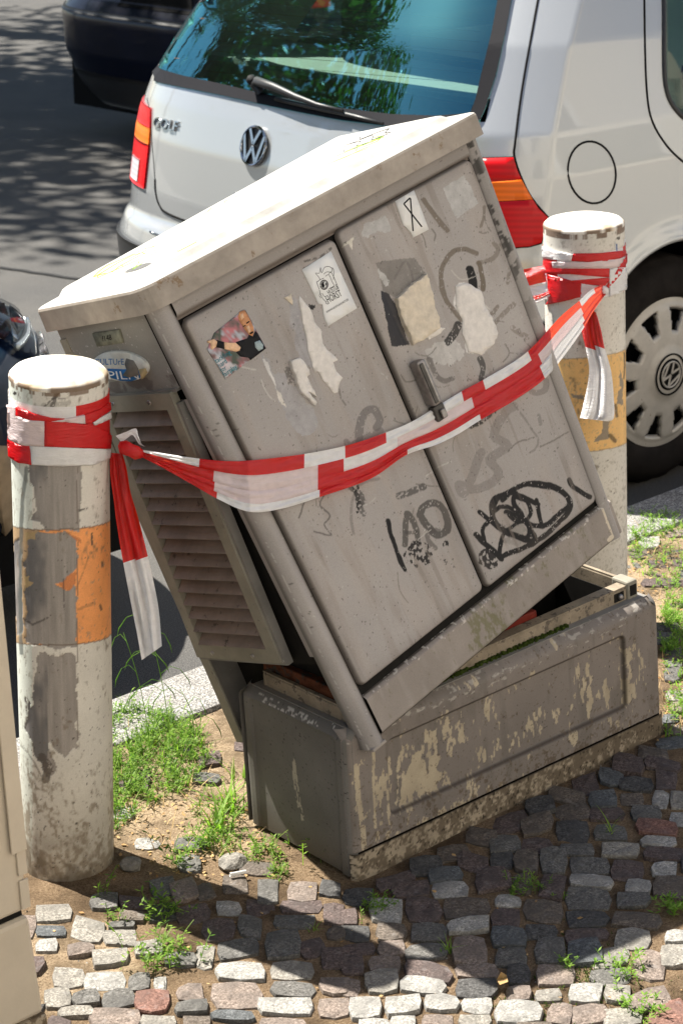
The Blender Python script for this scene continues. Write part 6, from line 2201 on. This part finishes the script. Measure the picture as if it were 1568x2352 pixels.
decal('inner_bowl', [[(18, 695), (40, 690), (50, 725), (52, 755), (40, 770), (26, 745)]], bvB, .006, mat('bowl_grey', (0.045, 0.05, 0.055), .5), hl, 8)
decal('lamp_opening', [[(-30, 705), (8, 700), (20, 735), (24, 765), (8, 780), (-30, 755)]], bvB, .006, mat('lamp_dark_red', (0.03, 0.008, 0.007), .5), hl, 8)
line_on('chrome_arc', [(20, 660), (40, 690), (54, 725), (60, 760), (50, 785), (34, 800)], .010, bvB, refl, hl, 5, .004)
decal('headlamp_glass', [HL], bvB, .012, M['clear'], hl, 24, thick=-.006)
line_on('lamp_chrome_edge', [(-20, 575), (8, 610), (40, 650), (66, 700), (86, 760), (97, 815)], .004, bvB, M['metal'], hl, 4, .010)
tanm = mat('tan_patch_colour', (0.30, 0.23, 0.155), .8, var=.25, scale=20)
decal('tan_patch', [[(-40, 1020), (10, 1024), (20, 1060), (22, 1240), (8, 1240), (-10, 1140), (-40, 1080)]], bvB, .01, tanm, blu, 20)  # tan patch laid on the blue car's body

# ================================================================== house front and trees outside the frame that light and mirror into it
hs = empty('town_house', (0, -7.6, 0), 'cream rendered town house across the pavement, mirrored in the silver car side', 'building')
box('wall', -9, 12, -8.4, -7.6, 0, 11, mat('cream_render', (0.55, 0.505, 0.44), .9, var=.08, scale=1), hs)
for fx in range(7):
    for fz in range(3):
        wn_ = box('window', -8 + fx * 2.9, -6.8 + fx * 2.9, -7.62, -7.56, 1.2 + fz * 3.4, 3.1 + fz * 3.4, mat('window_frame_white', (0.7, 0.7, 0.68), .6) if (fx, fz) == (0, 0) else bpy.data.materials['window_frame_white'], hs)
        box('pane', -7.93 + fx * 2.9, -6.87 + fx * 2.9, -7.558, -7.55, 1.27 + fz * 3.4, 3.03 + fz * 3.4, M['house_glass'], wn_)


def tree(x, y, h, cr, n, seed, label, zc=None):
    r_ = np.random.RandomState(seed)
    t = empty('street_tree', (x, y, 0), label, 'tree', 'street trees beyond the road')
    zc = zc or h - cr
    parts = [tube(None, [(x, y, 0), (x + .05, y, h * .3), (x - .1, y + .1, h * .6), (x, y, h * .85)], [.17, .14, .10, .04], None, seg=10)]
    for k in range(9):
        an = k * 2.4; z0 = h * (.35 + .05 * k)
        e = np.array([x + math.cos(an) * cr * .7, y + math.sin(an) * cr * .7, z0 + cr * .5])
        parts.append(tube(None, [(x, y, z0), ((x + e[0]) / 2, (y + e[1]) / 2, z0 + cr * .3), tuple(e)], [.06, .04, .015], None, seg=6))
    V, F = merge(parts)
    mesh('trunk', V, F, M['bark'], t, True)
    # leaf clumps through the crown
    nc = 80
    cl = []
    while len(cl) < nc:
        p = r_.uniform(-1, 1, 3)
        if np.linalg.norm(p) < 1 and np.linalg.norm(p) > .25: cl.append(p * [cr, cr, cr * .9])
    V = np.zeros((n * 4, 3)); F = np.arange(n * 4).reshape(-1, 4)
    ci = r_.randint(0, nc, n)
    C0 = np.array(cl)[ci] + r_.normal(0, cr * .13, (n, 3)) + [x, y, zc]
    A_ = r_.normal(0, 1, (n, 3)); A_ /= np.linalg.norm(A_, axis=1)[:, None]
    B_ = np.cross(A_, r_.normal(0, 1, (n, 3))); B_ /= np.linalg.norm(B_, axis=1)[:, None]
    s = r_.uniform(.05, .10, n)[:, None]
    for k, (p, q) in enumerate(((-1, 0), (0, .6), (1, 0), (0, -.6))):
        V[k::4] = C0 + A_ * s * p + B_ * s * q
    mesh('crown', V, F, M['tree_leaf'], t, False)
    if y < 5: t['group'] = 'added unseen trees on the near pavement'


tree(-4.6, 10.2, 9.0, 2.9, 15000, 1, 'leafy street tree mirrored in the rear window of the silver car', 6.3)
t_ = tree(-5.6, -.6, 6.4, 2.6, 16000, 6, 'leafy tree left of the camera, added out of view to block sky light', 4.0)  # unseen tree added to darken the faces turned left
tree(-.7, 11.4, 9.8, 2.1, 12000, 4, 'leafy street tree with the small round crown, mirrored in the middle of the rear window', 7.4)
tree(3.0, 11.6, 9.2, 2.6, 13000, 5, 'leafy street tree that dapples the road beside the silver car', 6.4)
tree(6.3, 11.6, 9.5, 3.3, 17000, 2, 'leafy street tree shading the road left of the dark car', 6.6)
tree(11.0, 11.6, 9.5, 3.4, 15000, 3, 'leafy street tree furthest along the opposite kerb', 6.6)

# ================================================================== plants
def blade(V, F, base, direction, length, width, bend, r_, segs=4):
    d = np.array([math.cos(direction), math.sin(direction), 0])
    side = np.array([-d[1], d[0], 0])
    b = len(V)
    lean = r_.uniform(.15, .6)
    for i in range(segs + 1):
        t = i / segs
        p = base + d * (length * (lean * t + bend * t * t)) + np.array([0, 0, length * (t - .45 * bend * t * t)])
        wd = width * (1 - t) ** .7 * (.6 + .4 * math.sin(math.pi * min(1, t + .3)))
        V.append(p - side * wd / 2); V.append(p + side * wd / 2)
    for i in range(segs):
        F.append((b + 2 * i, b + 2 * i + 1, b + 2 * i + 3, b + 2 * i + 2))


def sprig(V, F, base, r_, h, nl, ls, lean=.5):
    """thin stem with small pointed leaves"""
    an = r_.uniform(0, 6.28)
    d = np.array([math.cos(an), math.sin(an), 0])
    P_ = [base + d * (h * lean * t * t) + np.array([0, 0, h * t]) for t in np.linspace(0, 1, 5)]
    b = len(V)
    sd = np.array([-d[1], d[0], 0]) * .0006
    for p in P_:
        V.append(p - sd); V.append(p + sd)
    for i in range(4): F.append((b + 2 * i, b + 2 * i + 1, b + 2 * i + 3, b + 2 * i + 2))
    for k in range(nl):
        t = r_.uniform(.15, 1)
        p = base + d * (h * lean * t * t) + np.array([0, 0, h * t])
        a2_ = r_.uniform(0, 6.28)
        e = np.array([math.cos(a2_), math.sin(a2_), r_.uniform(-.1, .8)]); e /= np.linalg.norm(e)
        s_ = np.cross(e, [0, 0, 1]); s_ /= np.linalg.norm(s_) + 1e-6
        L = ls * r_.uniform(.6, 1.3)
        b = len(V)
        V += [p, p + e * L * .5 + s_ * L * .17, p + e * L, p + e * L * .5 - s_ * L * .17]
        F.append((b, b + 1, b + 2, b + 3))


def weed(u_, v__, label, group, kind='sprig', n=14, h=.05, spread=.02, ls=.010, m='grass', seed=0, w3=None):
    r_ = np.random.RandomState(seed + 900)
    base = np.array(w3) if w3 is not None else ground(u_, v__, -.004)
    V, F = [], []
    for k in range(n):
        p = base + np.array([r_.normal(0, spread), r_.normal(0, spread), 0])
        if kind == 'blade':
            blade(V, F, p, r_.uniform(0, 6.28), h * r_.uniform(.5, 1.2), .0055 * (h / .06) ** .5 * r_.uniform(.5, 1), r_.uniform(.2, .9), r_)
        else:
            sprig(V, F, p, r_, h * r_.uniform(.4, 1.2), 9, ls, r_.uniform(.2, 1.1))
    o = mesh('weed_plant', V, F, M[m])
    o.location = (0, 0, 0)
    return tag(o, label, 'weed', group)


gA = 'small weeds growing from the pavement'
weed(505, 1905, 'bright broad-bladed grass tuft at the near left corner of the plinth', gA, 'blade', 26, .085, .012, m='grass_light', seed=1)
weed(528, 1860, 'taller light green blades beside the left end of the plinth', gA, 'blade', 18, .10, .012, m='grass_light', seed=2)
weed(470, 1945, 'low leafy weed in front of the broad-bladed grass tuft', gA, 'sprig', 26, .04, .020, seed=3)
weed(410, 1990, 'dark slender weed with many small leaves right of the left bollard foot', gA, 'sprig', 12, .075, .012, .012, seed=4)
weed(610, 1965, 'straggling low weed under the near left corner of the plinth', gA, 'sprig', 20, .035, .024, seed=5)
weed(380, 2215, 'leafy creeping weed in the sunlit cobbles below the left bollard', gA, 'sprig', 34, .045, .026, .011, seed=6)
weed(375, 2105, 'small creeping weed where the bollard shadow ends', gA, 'sprig', 20, .040, .020, .012, seed=7)
weed(235, 2060, 'single thin seedling in the shadow beside the left bollard', gA, 'sprig', 3, .05, .006, .012, seed=8)
weed(270, 2120, 'tiny pair of sprigs on the lit sandy gap below the seedling', gA, 'sprig', 5, .03, .010, .010, seed=9)
weed(720, 2140, 'star-shaped seedling alone between the dark cobbles', gA, 'blade', 7, .025, .003, m='grass', seed=10)
weed(868, 2095, 'fine grassy weed round the pale cobble in the shade', gA, 'sprig', 18, .03, .018, .008, seed=11)
weed(1210, 2045, 'mossy low weed amid dark cobbles in front of the plinth', gA, 'sprig', 22, .025, .022, .008, seed=12)
weed(1400, 1915, 'broad-leafed seedling lying on a cobble near the right end of the plinth', gA, 'blade', 8, .045, .006, m='grass', seed=13)
weed(1025, 2190, 'five-leaved seedling at the edge of the big shadow', gA, 'blade', 9, .035, .004, m='grass', seed=14)
weed(1545, 2090, 'bright weed by the right border in front of the shadow edge', gA, 'sprig', 18, .03, .014, .012, m='grass_light', seed=15)
weed(1440, 2240, 'sunlit creeping weed in the lower right cobbles', gA, 'sprig', 18, .03, .02, .010, m='grass_light', seed=16)
weed(1465, 2330, 'sunlit weed lowest in the right corner', gA, 'sprig', 16, .03, .016, .010, m='grass_light', seed=17)
weed(745, 1960, 'dim weeds in the dark against the plinth side', gA, 'sprig', 14, .06, .022, .010, seed=18)
weed(1300, 2225, 'low sprig in the lit joint below the big shadow tip', gA, 'sprig', 9, .022, .010, .008, m='grass_light', seed=21)
weed(640, 2010, 'matted sprigs around the flat stone under the cigarette end', gA, 'sprig', 16, .025, .011, .008, seed=22)
weed(560, 1790, 'slender light blades against the plinth side, furthest back', gA, 'blade', 10, .075, .010, m='grass_light', seed=23)
# tall bent stalks behind the left bollard
for (u_, v__, hh, sd_, lb) in ((345, 1740, .26, 31, 'tall bare stalk with drooping tips nearest the left bollard'), (392, 1735, .30, 32, 'tallest thin stalk rising in front of the kerb shadow'), (470, 1760, .16, 33, 'short thin stalk leaning by the plinth')):
    r_ = np.random.RandomState(sd_)
    b0 = ground(u_, v__)
    V, F = [], []
    P_ = [b0 + CR * (-.04 * t * t) + np.array([0, 0, hh * t]) for t in np.linspace(0, 1, 8)]
    V, F = tube(None, P_, [.0008] * 7 + [.0004], None, seg=4)
    pr_ = [(V, F)]
    for k in range(5):
        t = .45 + .12 * k
        p = b0 + CR * (-.04 * t * t) + np.array([0, 0, hh * t])
        e = CR * (1 if k % 2 else -1) * r_.uniform(.02, .05) + CF * r_.uniform(-.02, .02)
        pr_.append(tube(None, [p, p + e * .5 + np.array([0, 0, .015]), p + e + np.array([0, 0, .008]), p + e * 1.4 + np.array([0, 0, -.015]), p + e * 1.5 + np.array([0, 0, -.03])], [.0005, .0005, .0005, .0012, .0004], None, seg=4))
    V, F = merge(pr_)
    tag(mesh('grass_stalk', V, F, M['grass_light'], None, True), lb, 'grass stalk', 'tall stalks by the kerb')


def patch(name, label, polys, n, h, ls, m, seed, mixb=.3):
    r_ = np.random.RandomState(seed)
    V, F = [], []
    for poly, cnt in polys:
        xs_ = [p[0] for p in poly]; ys_ = [p[1] for p in poly]
        k = 0
        while k < cnt:
            u_ = r_.uniform(min(xs_), max(xs_)); v__ = r_.uniform(min(ys_), max(ys_))
            if not in_poly(np.array([u_]), np.array([v__]), poly)[0]: continue
            k += 1
            if float(fbm(np.array([u_ / 28.]), np.array([v__ / 22.]), seed)[0]) < .42: continue
            p = ground(u_, v__, -.006)
            if -.01 < p[0] < PL_W and -.01 < p[1] < PL_D: continue
            if r_.rand() < mixb: blade(V, F, p, r_.uniform(0, 6.28), h * r_.uniform(.5, 1.3), .0035, r_.uniform(.1, .9), r_, 3)
            else: sprig(V, F, p, r_, h * r_.uniform(.3, 1.0), 9, ls, r_.uniform(.2, 1.1))
    return tag(mesh(name, V, F, M[m]), label, 'grass', kind='stuff')


patch('grass_patch', 'green weeds and grass between the left bollard and the kerb stones', [([(235, 1640), (330, 1640), (460, 1680), (480, 1760), (430, 1820), (330, 1860), (240, 1880)], 1250), ([(240, 1850), (330, 1840), (300, 1900), (240, 1930)], 60), ([(440, 1820), (560, 1850), (640, 1960), (560, 1990), (450, 1960)], 120)], 0, .046, .009, 'grass', 41)
patch('grass_patch', 'sunlit weeds along the kerb to the right of the plinth', [([(1440, 1190), (1568, 1190), (1568, 1230), (1440, 1245)], 160), ([(1520, 1400), (1568, 1380), (1568, 1500), (1518, 1510)], 260), ([(1440, 1240), (1568, 1240), (1568, 1700), (1525, 1700), (1520, 1380), (1440, 1300)], 330)], 0, .035, .009, 'grass_light', 42)
patch('dry_grass', 'dry straw blades lying among the weeds and on the bare soil', [([(240, 1650), (480, 1700), (640, 1960), (560, 2000), (330, 1960), (240, 1900)], 260), ([(1440, 1200), (1568, 1200), (1568, 1700), (1525, 1700)], 160)], 0, .030, .006, 'twig', 43, 1.0)
# moss in the joints at lower right
r_ = np.random.RandomState(77)
V, F = [], []
for k in range(1500):
    cu_, cv_ = ((1500, 2320), (1340, 2200), (1380, 2260), (1210, 2330), (640, 1975), (900, 1330))[k % 4]
    u_ = r_.normal(cu_, 45); v__ = r_.normal(cv_, 28)
    p = ground(u_, v__, -.003)
    blade(V, F, p, r_.uniform(0, 6.28), .006, .003, .5, r_, 1)
tag(mesh('moss_tufts', V, F, M['moss']), 'dark green moss in the joints of the lower right cobbles', 'moss', kind='stuff')
# fallen leaves and litter
r_ = np.random.RandomState(99)
V, F = [], []
for k in range(520):
    zone_ = r_.rand()
    if zone_ < .55: u_, v__ = r_.uniform(250, 620), r_.uniform(1820, 2010)
    elif zone_ < .9: u_, v__ = r_.uniform(1440, 1568), r_.uniform(1215, 1700)
    else: u_, v__ = r_.uniform(80, 1568), r_.uniform(1950, 2352)
    p = ground(u_, v__, -.001 + .004 * r_.rand())
    a = r_.uniform(0, 6.28); L = r_.uniform(.004, .012); d = np.array([math.cos(a), math.sin(a), r_.uniform(-.3, .3)]); s_ = np.array([-d[1], d[0], r_.uniform(-.3, .3)])
    b = len(V)
    V += [p, p + d * L * .5 + s_ * L * .3, p + d * L, p + d * L * .5 - s_ * L * .3]
    F.append((b, b + 1, b + 2, b + 3))
tag(mesh('leaf_litter', V, F, M['dead_leaf']), 'dry leaf crumbs lying over the sandy soil and weeds', 'leaf litter', kind='stuff')
p0 = ground(918, 2232, .014); p1 = ground(948, 2226, .014)
tag(tube('cigarette_end', [ground(528, 2230 - 221, .012), ground(565, 2224 - 222, .012)], .0035, M['paper_litter'], None, 8), 'white cigarette end lying in the soil beyond the first dark cobbles', 'litter')
V, F = [], []
lp = ground(1152, 2320 - 82, .012)
for (u_, v__) in ((1140, 2250), (1150, 2232), (1163, 2240), (1166, 2255), (1155, 2248), (1147, 2262)):
    V.append(ground(u_, v__, .012 + .012 * (len(V) % 2)))
tag(mesh('dry_leaf', V, [(0, 1, 4), (1, 2, 4), (2, 3, 4), (3, 5, 4), (5, 0, 4)], M['dead_leaf']), 'curled orange dry leaf on the cobbles at the shadow edge', 'leaf')
for (u_, v__, s_, lb) in ((535, 2000 - 20, .026, 'rough pale stone chunk in the shade right of the left bollard foot'), (300, 2226 - 240, .022, 'rough grey stone chunk at the foot of the left bollard')):
    bm = bmesh.new()
    bmesh.ops.create_icosphere(bm, subdivisions=2, radius=s_)
    c_ = ground(u_, v__, .004)
    rr_ = np.random.RandomState(int(u_))
    for v_ in bm.verts:
        v_.co *= rr_.uniform(.78, 1.15)
        v_.co.z *= .6
    o = bm_obj('stone_chunk', bm, STM[7], fn=lambda x, y, z: c_ + np.array([x, y, z]))
    tag(o, lb, 'stone')
